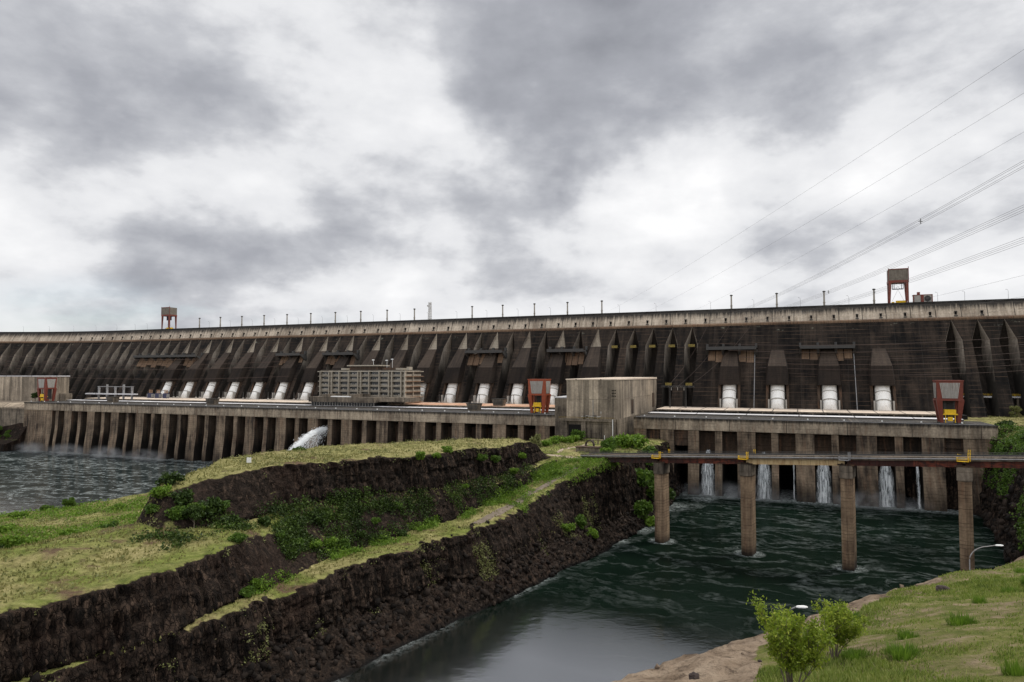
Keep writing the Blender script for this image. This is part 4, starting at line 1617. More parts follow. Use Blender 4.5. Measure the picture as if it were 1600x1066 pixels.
# rock and dry grass
def ground_mat(name, grass_lo=12.0):
    m, N = new_mat(name)
    geo = N.node('ShaderNodeNewGeometry')
    P = geo.outputs['Position']
    nz = N.sep(geo.outputs['Normal'])[2]
    z = N.sep(P)[2]
    n1 = N.noise(P, .05, 5, .6)
    n2 = N.noise(P, .35, 6, .65)
    n3 = N.noise(P, 1.6, 5, .7)
    vcol = N.noise(N.vmath('MULTIPLY', P, (1.15, 1.15, .065)), 1.0, 6, .68)
    iso = N.noise(P, .8, 6, .7, .4)
    vcol = N.math('ADD', N.math('MULTIPLY', vcol, N.rng(nz, .55, .25)), N.math('MULTIPLY', iso, N.rng(nz, .25, .55)))
    rock = N.ramp(vcol, [(.34, (.004, .0032, .0026)), (.46, (.021, .0148, .0108)), (.6, (.058, .039, .028)), (.8, (.13, .09, .064))])
    vo = N.node('ShaderNodeTexVoronoi')
    N.put(vo.inputs['Vector'], N.vmath('ADD', N.vmath('MULTIPLY', P, (.8, .8, .15)), N.vmath('SCALE', N.noise(P, .5, 3, .5, 0, True), scale=.5)))
    vo.inputs['Scale'].default_value = 1.0
    vr = N.sep(vo.outputs['Color'])[0]
    v2 = N.node('ShaderNodeTexVoronoi', feature='DISTANCE_TO_EDGE')
    N.put(v2.inputs['Vector'], N.vmath('ADD', N.vmath('MULTIPLY', P, (.95, .95, .42)), N.vmath('SCALE', N.noise(P, .9, 3, .5, 0, True), scale=.7)))
    v2.inputs['Scale'].default_value = 1.0
    crack = N.rng(v2.outputs['Distance'], 0.0, .09, 1, 0)
    rock = N.mix(1.0, rock, N.ramp(vr, [(.05, .35), (.6, 1.1), (.95, 2.3)]), 'MULTIPLY')
    rock = N.mix(N.math('MULTIPLY', crack, .8), rock, (.003, .0025, .002))
    rock = N.mix(N.rng(n3, .35, .68, 0, .7), rock, (.005, .004, .0035))
    rust = N.rng(n1, .52, .7, 0, .5)
    rock = N.mix(rust, rock, N.mix(n3, (.012, .006, .004), (.05, .026, .018)))
    # dusty tread where the rock lies flatter
    flat = N.rng(nz, .35, .75)
    rock = N.mix(N.math('MULTIPLY', flat, .42), rock, N.ramp(n3, [(.35, (.008, .006, .005)), (.52, (.03, .021, .016)), (.7, (.085, .06, .043))]))
    rock = N.mix(N.rng(z, 1.4, .3, 0, .85), rock, (.006, .006, .006))
    grass = N.ramp(n2, [(.25, (.10, .092, .034)), (.42, (.19, .17, .065)), (.58, (.31, .272, .118)), (.8, (.43, .37, .19))])
    green = N.math('MULTIPLY', N.rng(n1, .40, .58, 0, .8), N.rng(z, 45, 38, .3, 1.0))
    grass = N.mix(green, grass, N.ramp(n2, [(.3, (.07, .10, .016)), (.6, (.16, .20, .034)), (.8, (.27, .29, .07))]))
    n4 = N.noise(N.vmath('ADD', P, (31, 5, 2)), .085, 6, .6)
    bare = N.rng(n4, .57, .65, 0, .9)
    for c_, r_ in (((-110, 196, 34), 7.0), ((-117, 187, 34), 4.5), ((-79, 247, 48), 3.0)):      # worn reddish soil
        dd = N.math('ADD', N.vmath('DISTANCE', P, c_), N.math('MULTIPLY', N.math('SUBTRACT', n2, .5), 14.0))
        bare = N.math('MAXIMUM', bare, N.rng(dd, r_, r_ - 3.0, 0, .85))
    grass = N.mix(bare, grass, N.mix(n3, (.075, .04, .027), (.16, .10, .07)))
    grass = N.mix(N.rng(n3, .55, .8, 0, .6), grass, (.06, .06, .02))
    g = N.math('ADD', nz, N.math('MULTIPLY', N.math('SUBTRACT', n2, .5), .55))
    g = N.rng(g, .80, .92, smooth=True)
    g = N.math('MULTIPLY', g, N.rng(N.math('ADD', z, N.math('MULTIPLY', N.math('SUBTRACT', n2, .5), 9.0)), grass_lo - 1.5, grass_lo + 2.5))
    col = N.mix(g, rock, grass)
    h = N.math('ADD', N.math('MULTIPLY', vcol, 1.0), N.math('ADD', N.math('MULTIPLY', n3, .5), n2))
    h = N.math('ADD', h, N.math('MULTIPLY', N.math('SUBTRACT', vr, N.math('MULTIPLY', crack, .8)), N.rng(nz, .7, .4)))
    return finish(m, N, col, .95, N.bump(h, .9, .9), .12)


M['ground'] = ground_mat('dry_grass_over_basalt')
M['ground_right'] = ground_mat('right_bank_ground', 38.0)

island, IV, ISEG, IP = loft_terrain('rock_spur', ISLAND, [2, 12, 7, 30, 9, 24, 14, 30, 10, 10, 16, 26, 10], .6, M['ground'], 11.0)
tag(island, kind='structure')
rbank, RV, RSEG, RP = loft_terrain('right_bank', RBANK, [2, 6, 22, 8, 12, 12], 1.2, M['ground_right'], 47.0, 1.3)
tag(rbank, kind='structure')

from mathutils.bvhtree import BVHTree


def bvh_of(o):
    me = o.data
    return BVHTree.FromPolygons([v.co for v in me.vertices], [tuple(p.vertices) for p in me.polygons])


BI, BR = bvh_of(island), bvh_of(rbank)


def ground_z(x, y, bv=None, default=0.0):
    best = None
    for b in ((bv,) if bv else (BI, BR)):
        h = b.ray_cast(Vector((x, y, 300)), Vector((0, 0, -1)))
        if h[0] is not None and (best is None or h[0].z > best):
            best = h[0].z
    return default if best is None else best


# bed rock under everything, reaching the horizon
mb = MB()
mb.poly([(-30000, -30000, -9), (30000, -30000, -9), (30000, 30000, -9), (-30000, 30000, -9)])
g0 = mesh_obj('terrain', mb, M['ground'])
tag(g0, kind='structure')

# river
m, N = new_mat('green_turbulent_water')
P = N.pos()
qv = N.math('ADD', N.vmath('DOT_PRODUCT', P, (PB[0], PB[1], 0)), -float(PO @ PB))
pv = N.math('ADD', N.vmath('DOT_PRODUCT', P, (PA[0], PA[1], 0)), -float(PO @ PA))
left = N.rng(qv, 60, 120)
warp = N.vmath('SCALE', N.vmath('SUBTRACT', N.noise(P, .035, 4, .55, 0, True), (.5, .5, .5)), scale=34.0)
Pw = N.vmath('ADD', P, warp)
flow = N.comb(N.math('MULTIPLY', N.vmath('DOT_PRODUCT', Pw, (EX.x, EX.y, 0)), .028), N.math('MULTIPLY', N.vmath('DOT_PRODUCT', Pw, (NX.x, NX.y, 0)), .075), 0)
f1 = N.noise(flow, 1.0, 7, .62, .6)
ridge = N.math('SUBTRACT', 1.0, N.math('MULTIPLY', N.math('ABSOLUTE', N.math('SUBTRACT', f1, .5)), 19.0), clamp=True)
f2 = N.noise(P, .22, 6, .7)
f3 = N.noise(P, .018, 3, .5)
foam = N.math('MULTIPLY', N.math('POWER', ridge, 1.6), N.rng(f2, .40, .66))
patch = N.math('MULTIPLY', N.rng(N.noise(N.vmath('ADD', flow, (9, 3, 0)), 1.3, 8, .68, .8), .54, .70), N.rng(f2, .35, .6))
act = N.math('MULTIPLY', N.rng(pv, 60, 170), N.rng(f3, .32, .55, .3, 1))
act = N.math('MAXIMUM', N.math('MULTIPLY', act, .3), N.math('MULTIPLY', left, 1.0))
fm = N.math('ADD', N.math('MULTIPLY', foam, .8), N.math('MULTIPLY', patch, N.math('MULTIPLY_ADD', left, .5, .07)))
fm = N.math('MULTIPLY', fm, act, clamp=True)
# broken water round the bridge piers, along the rock and at the foot of the piers and falls
tt_ = N.vmath('DOT_PRODUCT', P, (NX.x, NX.y, 0))
edge = N.rng(tt_, 447, 459)
for k_ in range(4):
    c_ = BW(k_ * SPAN, 4.6, 0)
    edge = N.math('MAXIMUM', edge, N.rng(N.vmath('DISTANCE', P, c_), 7.4, 5.0, 0, .8))
bank = N.math('MULTIPLY', N.rng(qv, -4.0, .5), N.math('MULTIPLY', N.rng(qv, 30, 20), N.rng(N.noise(P, .05, 3), .45, .6)))
edge = N.math('MAXIMUM', edge, N.math('MULTIPLY', bank, .9))
fm = N.math('MAXIMUM', fm, N.math('MULTIPLY', edge, N.rng(N.noise(P, .55, 6, .72, .8), .42, .70)))
body = N.mix(N.rng(f3, .35, .65), (.0030, .0068, .0045), (.0050, .0108, .0072))
body = N.mix(left, body, (.017, .023, .022))
col = N.mix(fm, body, (.42, .46, .45))
w1 = N.noise(N.vmath('MULTIPLY', P, (.10, .16, 1)), 1.0, 3, .5, .5)
w2 = N.noise(N.vmath('MULTIPLY', P, (.5, .75, 1)), 1.0, 4, .6, .3)
wa = N.math('MULTIPLY_ADD', N.math('MAXIMUM', N.rng(pv, 40, 150), left), .9, .22)
hh = N.math('MULTIPLY', N.math('ADD', N.math('MULTIPLY', w1, 2.2), N.math('MULTIPLY', w2, .55)), wa)
spw = N.math('MAXIMUM', N.rng(pv, 98, 46, .03, .62), N.math('MULTIPLY', left, .26))
finish(m, N, col, N.math('ADD', N.math('MULTIPLY', fm, .6), N.rng(pv, 90, 10, .12, .26)), N.bump(hh, .10, 1.0), 0.0)
bs = [n for n in N.nt.nodes if n.type == 'BSDF_PRINCIPLED'][0]
om = [n for n in N.nt.nodes if n.type == 'OUTPUT_MATERIAL'][0]
gl_ = N.node('ShaderNodeBsdfGlossy')
N.put(gl_.inputs['Roughness'], N.rng(pv, 98, 55, .10, .12))
N.put(gl_.inputs['Normal'], N.bump(hh, .085, 1.0))
mx_ = N.node('ShaderNodeMixShader')
N.put(mx_.inputs[0], spw)
N.put(mx_.inputs[1], bs.outputs[0])
N.put(mx_.inputs[2], gl_.outputs[0])
N.put(om.inputs[0], mx_.outputs[0])
M['water'] = m
mb = MB()
mb.poly([(-2500, -300, 0), (900, -300, 0), (900, 900, 0), (-2500, 900, 0)])
riv = mesh_obj('river', mb, M['water'])
tag(riv, kind='structure')

# ------------------------------------------------------------------ leaf clouds
def leaf_cloud(centres, radii, counts, size, seed, flat=.85):
    """many small leaf quads spread through lumpy clumps"""
    r = np.random.default_rng(seed)
    C, S = [], []
    for c, rad, n in zip(centres, radii, counts):
        d = r.normal(size=(n, 3))
        d /= np.linalg.norm(d, axis=1, keepdims=True)
        rr_ = rad * (r.random(n) ** .45)[:, None]
        C.append(np.array(c) + d * rr_ * np.array([1, 1, flat]))
        S.append(np.full(n, 1.0))
    C = np.concatenate(C)
    n = len(C)
    u = r.normal(size=(n, 3))
    u /= np.linalg.norm(u, axis=1, keepdims=True)
    w = np.cross(u, r.normal(size=(n, 3)))
    w /= np.linalg.norm(w, axis=1, keepdims=True)
    s = size * (.6 + .8 * r.random(n))[:, None]
    V = np.stack([C - u * s, C + w * s * .55, C + u * s, C - w * s * .55], 1).reshape(-1, 3)
    F = np.arange(4 * n).reshape(-1, 4)
    return V, F


def shrub_proto(seed, mat, n=950, leaf=.13, squash=.8, clumps=9):
    """unit shrub: about one unit in radius, rooted at the origin"""
    r = random.Random(seed)
    cs, rs, ns = [], [], []
    for k in range(clumps):
        a, d = r.uniform(0, 6.28), r.uniform(.1, .72)
        cs.append((math.cos(a) * d, math.sin(a) * d, r.uniform(.25, 1.05) * squash))
        rs.append(r.uniform(.28, .5))
        ns.append(int(n / clumps))
    cs.append((0, 0, .45 * squash))
    rs.append(.62)
    ns.append(n // 5)
    V, F = leaf_cloud(cs, rs, ns, leaf, seed)
    V[:, 2] = np.maximum(V[:, 2], -.1)
    o = np_mesh('shrub', V, F, mat)
    mb = MB()
    for k in range(5):
        c = cs[k]
        mb.tube([(0, 0, -.2), (c[0] * .4, c[1] * .4, c[2] * .5), (c[0] * .9, c[1] * .9, c[2])], [.06, .04, .015], 5)
    mesh_obj('stem', mb, M['bark'], o)
    return o


protos = {
    'bright': [shrub_proto(1, M['leaf_bright']), shrub_proto(2, M['leaf_bright'], 1100, .12, .7, 11)],
    'mid': [shrub_proto(3, M['leaf_mid']), shrub_proto(4, M['leaf_mid'], 1100, .13, .85, 11)],
    'dark': [shrub_proto(5, M['leaf_dark']), shrub_proto(6, M['leaf_dark'], 1000, .15, .9, 8)],
    'pale': [shrub_proto(7, M['leaf_pale'], 1000, .11, 1.25, 10)],
}
used = {}
SHRUBS = [  # where, phrase, colour, [(x, y, radius)] from left to right
    ('bushes round the dark rock nose', 'bush at the foot and flank of the dark rock nose', ['mid', 'bright', 'dark', 'mid', 'dark', 'mid', 'dark', 'mid', 'dark'],
     [(-103.1, 197, 2.5), (-101.9, 199.9, 3.4), (-101.9, 205.3, 3.6), (-95.2, 195.7, 3.0), (-95.6, 201.2, 3.2), (-92.4, 199.4, 3.6), (-89.1, 204.6, 3.8), (-87.7, 207.8, 3.2), (-82.8, 204.1, 3.4)]),
    ('bushes on the left meadow', 'bush on the left meadow sloping to the grey river', ['bright', 'mid', 'dark', 'bright', 'bright', 'mid', 'bright', 'bright', 'bright', 'mid', 'bright'],
     [(-207.8, 291.2, 4), (-151.7, 207.2, 4.5), (-142, 195.1, 4.6), (-184.7, 250.9, 4), (-134.3, 190.1, 3.5), (-209.3, 311.4, 3), (-129.3, 179.7, 3), (-138.2, 218.1, 4.0), (-137.3, 223.1, 3.6), (-133.2, 230.2, 3.6), (-161.3, 285.2, 3)]),
    ('bushes low on the near ledge', 'small bush low on the near rock ledge, bottom left', ['mid', 'mid', 'bright'],
     [(-73.7, 186.8, 2.4), (-67.9, 177.5, 2.6), (-67.3, 182.6, 2.0)]),
    ('dark bushes on the middle step', 'dark bush on the middle step below the tall brown cliff', ['dark', 'mid', 'dark', 'mid', 'dark', 'mid', 'dark', 'dark', 'mid', 'dark'],
     [(-75.4, 211.4, 3), (-69.1, 207.4, 3.2), (-67.5, 214.2, 3.0), (-65, 209.5, 3.2), (-62.9, 226, 3.0), (-53.9, 223.7, 2.9), (-50.4, 231.3, 2.6), (-47.0, 233.5, 2.6), (-43.8, 236, 2.6), (-38.2, 242.2, 2.6)]),
    ('green bushes along the bench', 'green bush along the grassy bench above the channel', ['bright', 'bright', 'mid', 'mid', 'mid', 'bright', 'bright', 'bright', 'bright', 'mid', 'mid', 'bright', 'bright', 'bright'],
     [(-61.6, 215.1, 2.6), (-57.9, 219.7, 2.6), (-54.8, 224.4, 2.2), (-47.6, 239.4, 2.0), (-41.4, 251.2, 2.1), (-35.8, 266.5, 2.6), (-30.6, 274.9, 2.7), (-26.1, 281.2, 2.9), (-19.5, 280.1, 2.0), (-13.1, 293.2, 2.5), (-7, 300.5, 2.7), (0, 310.6, 2.9), (4.5, 322.4, 2.8), (12, 322.4, 2.8)]),
    ('hedge left of the hall', 'clipped bright bush in the hedge below the concrete hall', ['bright', 'bright', 'bright', 'bright', 'mid'],
     [(19.5, 401.9, 3.6), (26.2, 414, 3.8), (33.7, 425.7, 3.8), (38, 434, 3.8), (43, 443.3, 4.4)]),
    ('bushes at the left bridge end', 'dense bush at the left end of the girder bridge', ['bright', 'bright', 'mid', 'bright'],
     [(23.4, 296.8, 2.8), (20.4, 323, 3.0), (30.2, 309.6, 3.8), (35.9, 308.7, 3.2)]),
    ('bushes right of the hall', 'leafy bush in the thicket right of the concrete hall', ['bright', 'mid', 'bright', 'mid', 'bright', 'mid', 'bright', 'mid', 'dark', 'mid'],
     [(47.7, 353.1, 2.6), (52.1, 373.2, 3.6), (62.2, 392.5, 4.4), (66.2, 356.6, 4.0), (70.7, 399.4, 4.8), (69.0, 372, 4.4), (72.8, 357.6, 3.6), (79.6, 403, 5.2), (88.2, 405, 4.6), (78, 385, 4.6)]),
    ('bushes on the right abutment', 'bush on the right abutment beside the powerhouse end', ['dark', 'mid', 'mid', 'dark', 'dark', 'mid', 'dark', 'mid'],
     [(262, 346, 4.2), (267, 356, 4.0), (275, 362, 4.2), (281, 392, 3.6), (290, 400, 3.4), (283, 352, 3.2), (277, 345, 3.6), (271, 338, 3.4)]),
]


def first_or_copy(kind, i):
    v = protos[kind][i % len(protos[kind])]
    if v.name not in used:
        used[v.name] = 1
        return v
    return dup(v)


k = 0
for grp, phrase, kinds, spots in SHRUBS:
    order = sorted(range(len(spots)), key=lambda i: spots[i][0] / spots[i][1])
    for n_, i in enumerate(order):
        x, y, rad = spots[i]
        o = first_or_copy(kinds[i], k)
        o.location = (x, y, ground_z(x, y) - .25)
        o.rotation_euler = (0, 0, rng.uniform(0, 6.28))
        sc = rad * {'bushes right of the hall': 1.85, 'hedge left of the hall': 1.3, 'bushes at the left bridge end': 1.3, 'dark bushes on the middle step': .82}.get(grp, 1.05)
        o.scale = (sc * rng.uniform(.9, 1.15), sc * rng.uniform(.9, 1.15), sc * rng.uniform(.8, 1.05))
        o.matrix_parent_inverse = Matrix()
        tag(o, '%s, %s from the left' % (phrase, ORD[n_]), 'bush', grp)
        k += 1
x, y = 12.5, 348
o = first_or_copy('pale', 0)
o.location = (x, y, ground_z(x, y) - .3)
o.scale = (4.4, 4.4, 5.6)
tag(o, 'tall pale feathery bush beside the end of the brown cliff', 'bush')


def tree(name, label, x, y, h, rad, mat, seed, trunk_h=.45, group=None, z=None, leaf=.34, n=2600):
    r = random.Random(seed)
    z = ground_z(x, y) - .3 if z is None else z
    t = thing(name, label, 'tree', (x, y, z), 0, group)
    mb = MB()
    top = h * .8
    mb.tube([(0, 0, -.4), (.1 * rad * .3, 0, h * .3), (-.05 * rad, .05 * rad, h * .6), (0, 0, top)], [.05 * h * .6, .035 * h * .6, .02 * h * .6, .01 * h * .5], 7)
    cs, rs, ns = [], [], []
    for k in range(13):
        a = k * 2.4 + r.uniform(-.3, .3)
        zz_ = r.uniform(trunk_h, .98) * h
        d = rad * r.uniform(.2, .8) * (1.0 - .5 * max(0, (zz_ / h - .7) / .3))
        c = (math.cos(a) * d, math.sin(a) * d, zz_)
        mb.tube([(0, 0, max(h * .25, zz_ - h * .3)), (c[0] * .5, c[1] * .5, zz_ - h * .1), c], [.018 * h * .6, .012 * h * .6, .004 * h * .6], 5)
        cs.append(c)
        rs.append(rad * r.uniform(.28, .45))
        ns.append(n // 13)
    mesh_obj('trunk', mb, M['bark'], t)
    V, F = leaf_cloud(cs, rs, ns, leaf, seed, .7)
    np_mesh('crown', V, F, mat, t)
    return t


tree('tree', 'small thin stemmed tree before the dark rock nose', -90.5, 196.5, 6.2, 3.4, M['leaf_dark'], 21, .6)
tree('tree', 'small round tree behind the plateau edge left of the water jet', -86, 275, 6.0, 3.6, M['leaf_mid'], 22, .3, z=42.5)
tree('tree', 'bare looking small tree at the rim of the left meadow by the river', -199, 309, 5.0, 3.4, M['leaf_mid'], 23, .4)
tree('tree', 'yellowish tree at the far left rim of the meadow', -232, 300, 7.0, 4.2, M['leaf_bright'], 24, .3)
tree('ornamental_tree', 'small round topped tree before the grey building, the left one of two', *W(-806, 508, 0)[:2], 11, 5.0, M['leaf_dark'], 25, .5, z=46.5, leaf=.6)
tree('ornamental_tree', 'small round topped tree before the grey building, the right one of two', *W(-788, 508, 0)[:2], 11, 4.4, M['leaf_dark'], 26, .5, z=46.5, leaf=.6)
for i, (x, y, h, rad, mt, lab) in enumerate((
        (371, 522, 20, 12, 'leaf_dark', 'largest broad dark tree at the right edge'),
        (357, 500, 13, 7, 'leaf_mid', 'mid green tree in front of the largest dark tree at the right edge'),
        (383, 508, 16, 8, 'leaf_mid', 'mid green tree at the extreme right edge of the abutment'),
        (347, 512, 11, 6, 'leaf_dark', 'round dark tree just right of the right deck crane'),
        (337, 425, 7.0, 4.5, 'leaf_dark', 'low round clipped tree beside the pale forecourt on the right'),
        (345, 470, 7, 4.5, 'leaf_pale', 'thin pale tree between the round dark tree and the clipped one'))):
    tree('tree', lab, x, y, h, rad, M[mt], 30 + i, .25 if h > 7.5 else .12, leaf=.5)
tree('flowering_tree', 'small tree with pink blossom between the right crane and a dark tree', 338, 515, 10, 4.2, M['pink'], 41, .35, leaf=.45, n=1500)
# left shore greenery
for i, (s, t_, h, rad) in enumerate(((-778, 452, 14, 9), (-796, 450, 15, 10), (-762, 456, 11, 7), (-815, 452, 14, 9))):
    x, y, _ = W(s, t_, 0)
    tree('tree', 'dense green tree on the left shore below the retaining wall, %s from right' % ORD[[1, 2, 0, 3][i]], x, y, h, rad, M['leaf_mid'], 50 + i, .12,
         'trees on the left shore', z=8.0, leaf=.6, n=3000)
mb = MB(W)
PTS = []
for i in range(40):
    s = -960 + i * 5.6
    PTS.append([(s, 436 + 2 * mnoise.noise(Vector((i * .3, 0, 0))), -5), (s, 439 + 2 * mnoise.noise(Vector((i * .4, 3, 0))), 7.5 + mnoise.noise(Vector((i * .5, 5, 0)))),
                (s, 452, 11 + mnoise.noise(Vector((i * .3, 8, 0)))), (s, 463, 27 + 2 * mnoise.noise(Vector((i * .6, 9, 0)))), (s, 470, 29)])
mb.grid(PTS)
for a_, b_ in zip(PTS[-1][:-1], PTS[-1][1:]):      # close the end of the bank
    mb.poly([a_, b_, (b_[0], b_[1], -5), (a_[0], a_[1], -5)])
o = mesh_obj('left_shore', mb, M['ground'])
tag(o, kind='structure')

# ------------------------------------------------------------------ ground cover that nobody could count
def scatter(V, SEG, p_axis, n, segs, seed, prange=None, dens=None):
    """random points on the lofted terrain between given section keys"""
    r = np.random.default_rng(seed)
    cols = [j for j in range(len(SEG) - 1) if any(a <= SEG[j] < b for a, b in segs)]
    a = V[:-1][:, cols]
    b = V[1:][:, [j + 1 for j in cols]]
    area = np.linalg.norm(np.cross(V[1:][:, cols] - a, V[:-1][:, [j + 1 for j in cols]] - a), axis=2)
    if prange is not None:
        mk = (p_axis[:-1] >= prange[0]) & (p_axis[:-1] <= prange[1])
        area = area * mk[:, None]
    if dens is not None:
        for i in range(area.shape[0]):
            for j in range(area.shape[1]):
                if area[i, j] > 0:
                    area[i, j] *= dens(*a[i, j])
    w = area.ravel() / area.sum()
    idx = r.choice(len(w), n, p=w)
    ii, jj = np.unravel_index(idx, area.shape)
    u, v = r.random((n, 1)), r.random((n, 1))
    cj = np.array(cols)[jj]
    P00, P01, P10, P11 = V[ii, cj], V[ii, cj + 1], V[ii + 1, cj], V[ii + 1, cj + 1]
    return P00 * (1 - u) * (1 - v) + P01 * (1 - u) * v + P10 * u * (1 - v) + P11 * u * v


def tuft_mesh(name, P, h, w, mat, seed, lean=.5):
    r = np.random.default_rng(seed)
    n = len(P)
    a = r.random(n) * 6.283
    d = np.stack([np.cos(a), np.sin(a), np.zeros(n)], 1)
    hh_ = (h * (.5 + r.random(n)))[:, None]
    ln = np.stack([np.cos(a + 1.3), np.sin(a + 1.3), np.zeros(n)], 1) * hh_ * lean * (r.random(n)[:, None] - .2)
    V = np.stack([P - d * w, P + d * w, P + ln + np.array([0, 0, 1.0]) * hh_], 1).reshape(-1, 3)
    V[:, 2] -= .03
    return np_mesh(name, V, np.arange(3 * n).reshape(-1, 3), mat)


patchy = lambda s, lo, hi: (lambda x, y, z: max(0.0, min(1.0, (fbm(x * s, y * s, 3.3, 3) * .5 + .5 - lo) / (hi - lo))))
P1_ = scatter(IV, ISEG, IP, 42000, [(4.05, 5), (6.1, 7), (8.05, 12)], 5, None, lambda x, y, z: 1.6 if y < 260 else .8)
o = tuft_mesh('dry_grass', P1_, .55, .28, M['grass_tuft'], 6)
tag(o, 'short dry yellowish grass covering the plateau and benches', 'grass', kind='stuff')
Pa = np.concatenate([scatter(IV, ISEG, IP, 2200, [(6.4, 7.15)], 8, (-22, 60), patchy(.08, .38, .6)), scatter(IV, ISEG, IP, 3800, [(5.02, 6.95)], 81, (26, 160), patchy(.085, .42, .6))])
Pb = scatter(IV, ISEG, IP, 4200, [(5.3, 6.2)], 9, (14, 75), patchy(.08, .45, .6))
Pc = np.concatenate([scatter(IV, ISEG, IP, 3600, [(4.6, 5.2)], 10, (-5, 182), patchy(.07, .42, .62)), scatter(IV, ISEG, IP, 3800, [(3.85, 5.6)], 31, (120, 196), patchy(.06, .40, .55))])
Pm = scatter(IV, ISEG, IP, 9500, [(10.9, 12)], 33, (-60, 75), patchy(.03, .44, .58))
Pd = scatter(IV, ISEG, IP, 1600, [(2.2, 3.6)], 12, (-40, 180), patchy(.07, .6, .75))


def leaves_on(name, P, size, mat, seed, per=4, spread=.7):
    r = np.random.default_rng(seed)
    C = np.repeat(P, per, 0) + r.normal(size=(len(P) * per, 3)) * spread + np.array([0, 0, spread * .7])
    n = len(C)
    u = r.normal(size=(n, 3))
    u /= np.linalg.norm(u, axis=1, keepdims=True)
    w = np.cross(u, r.normal(size=(n, 3)))
    w /= np.linalg.norm(w, axis=1, keepdims=True)
    s = size * (.5 + r.random(n))[:, None]
    V = np.stack([C - u * s, C + w * s * .6, C + u * s, C - w * s * .6], 1).reshape(-1, 3)
    return np_mesh(name, V, np.arange(4 * n).reshape(-1, 4), mat)


o = leaves_on('undergrowth', np.concatenate([Pa, Pb]), .32, M['leaf_scrub'], 13)
tag(o, 'dark scrub creeping over the lower part of the brown cliff', 'scrub', kind='stuff')
o = leaves_on('bench_greenery', Pc, .3, M['leaf_bright'], 14, 4, .55)
tag(o, 'bright low greenery along the inner side of the bench', 'greenery', kind='stuff')
o = leaves_on('meadow_greenery', Pm, .36, M['leaf_bright'], 34, 4, .6)
tag(o, 'bright green weeds in drifts over the left meadow', 'weeds', kind='stuff')
Pt = scatter(IV, ISEG, IP, 5200, [(6.02, 7), (8.0, 9.9), (11.1, 11.8), (3.8, 4.06), (5.8, 6.05), (7.8, 8.06)], 35, None, patchy(.12, .5, .62))
o = leaves_on('rank_grass', Pt, .3, M['leaf_pale'], 36, 5, .45)
tag(o, 'pale rank grass standing in clumps on plateau and meadow', 'grass', kind='stuff')
o = leaves_on('ledge_weeds', Pd, .25, M['leaf_pale'], 15, 4, .4)
tag(o, 'pale weeds on the rocky ledge just above the water', 'weeds', kind='stuff')
Pe = scatter(RV, RSEG, RP, 11000, [(2.25, 4.4)], 16, (170, 362), patchy(.05, .42, .56))
o = leaves_on('right_bank_scrub', Pe, .5, M['leaf_mid'], 17, 4, 1.0)
tag(o, 'green scrub hanging over the cliff of the right bank', 'scrub', kind='stuff')
P2_ = scatter(RV, RSEG, RP, 9000, [(3.2, 6)], 18, (200, 480))
o = tuft_mesh('abutment_grass', P2_, .6, .4, M['grass_tuft'], 19)
tag(o, 'short grass on the right abutment', 'grass', kind='stuff')

# broken rock along the low ledge
def rubble(name, P, smin, smax, mat, seed):
    r_ = np.random.default_rng(seed)
    base = np.array([(-1, -1, -1), (1, -1, -1), (1, 1, -1), (-1, 1, -1), (-1, -1, 1), (1, -1, 1), (1, 1, 1), (-1, 1, 1)], float)
    fc = np.array([(3, 2, 1, 0), (4, 5, 6, 7), (0, 1, 5, 4), (1, 2, 6, 5), (2, 3, 7, 6), (3, 0, 4, 7)])
    n = len(P)
    B = np.repeat(base[None], n, 0) * (1 + .45 * (r_.random((n, 8, 3)) - .5) * 2)
    B *= (smin + (smax - smin) * r_.random((n, 1, 1)) ** 2.5) * np.array([1.1, .85, .6])
    q = r_.normal(size=(n, 4))
    q /= np.linalg.norm(q, axis=1, keepdims=True)
    w, x, y, z = q.T
    Rm = np.stack([1 - 2 * (y * y + z * z), 2 * (x * y - z * w), 2 * (x * z + y * w), 2 * (x * y + z * w), 1 - 2 * (x * x + z * z), 2 * (y * z - x * w),
                   2 * (x * z - y * w), 2 * (y * z + x * w), 1 - 2 * (x * x + y * y)], -1).reshape(n, 3, 3)
    V_ = np.einsum('nij,nkj->nki', Rm, B) + P[:, None, :]
    F_ = (fc[None] + 8 * np.arange(n)[:, None, None]).reshape(-1, 4)
    return np_mesh(name, V_.reshape(-1, 3), F_, mat)


m, N = new_mat('broken_basalt')
geo = N.node('ShaderNodeNewGeometry')
n_ = N.noise(geo.outputs['Position'], 1.2, 5, .65)
k_ = N.math('ADD', N.math('MULTIPLY', geo.outputs['Random Per Island'], .6), N.math('MULTIPLY', n_, .4))
finish(m, N, N.ramp(k_, [(.15, (.005, .004, .0035)), (.5, (.015, .011, .0085)), (.75, (.035, .025, .019)), (.95, (.085, .062, .047))]), .9, N.bump(n_, .6, .3), .15)
M['rubble'] = m
Pr = scatter(IV, ISEG, IP, 3600, [(1.05, 4.3)], 41, (-60, 330), lambda x, y, z: 1.0 if z < 9.5 else .03)
o = rubble('rubble', Pr, .14, .95, m, 42)
tag(o, 'broken dark rock littering the low ledge above the water', 'rubble', kind='stuff')
Pr = scatter(RV, RSEG, RP, 1200, [(1.05, 3.2)], 43, (150, 350))
o = rubble('bank_rubble', Pr, .3, 1.6, m, 44)
tag(o, 'broken dark rock on the foot of the right bank', 'rubble', kind='stuff')


# ------------------------------------------------------------------ near ground: grassy brow with bare rock at its edge
EDGE = [(-60, -40), (-26, -8), (-13, 3.5), (-5, 11.5), (1.6, 19.2), (8.2, 25.2), (14.2, 30.8), (21.5, 36.6), (33.2, 45.6), (48, 55), (75, 72), (110, 95)]


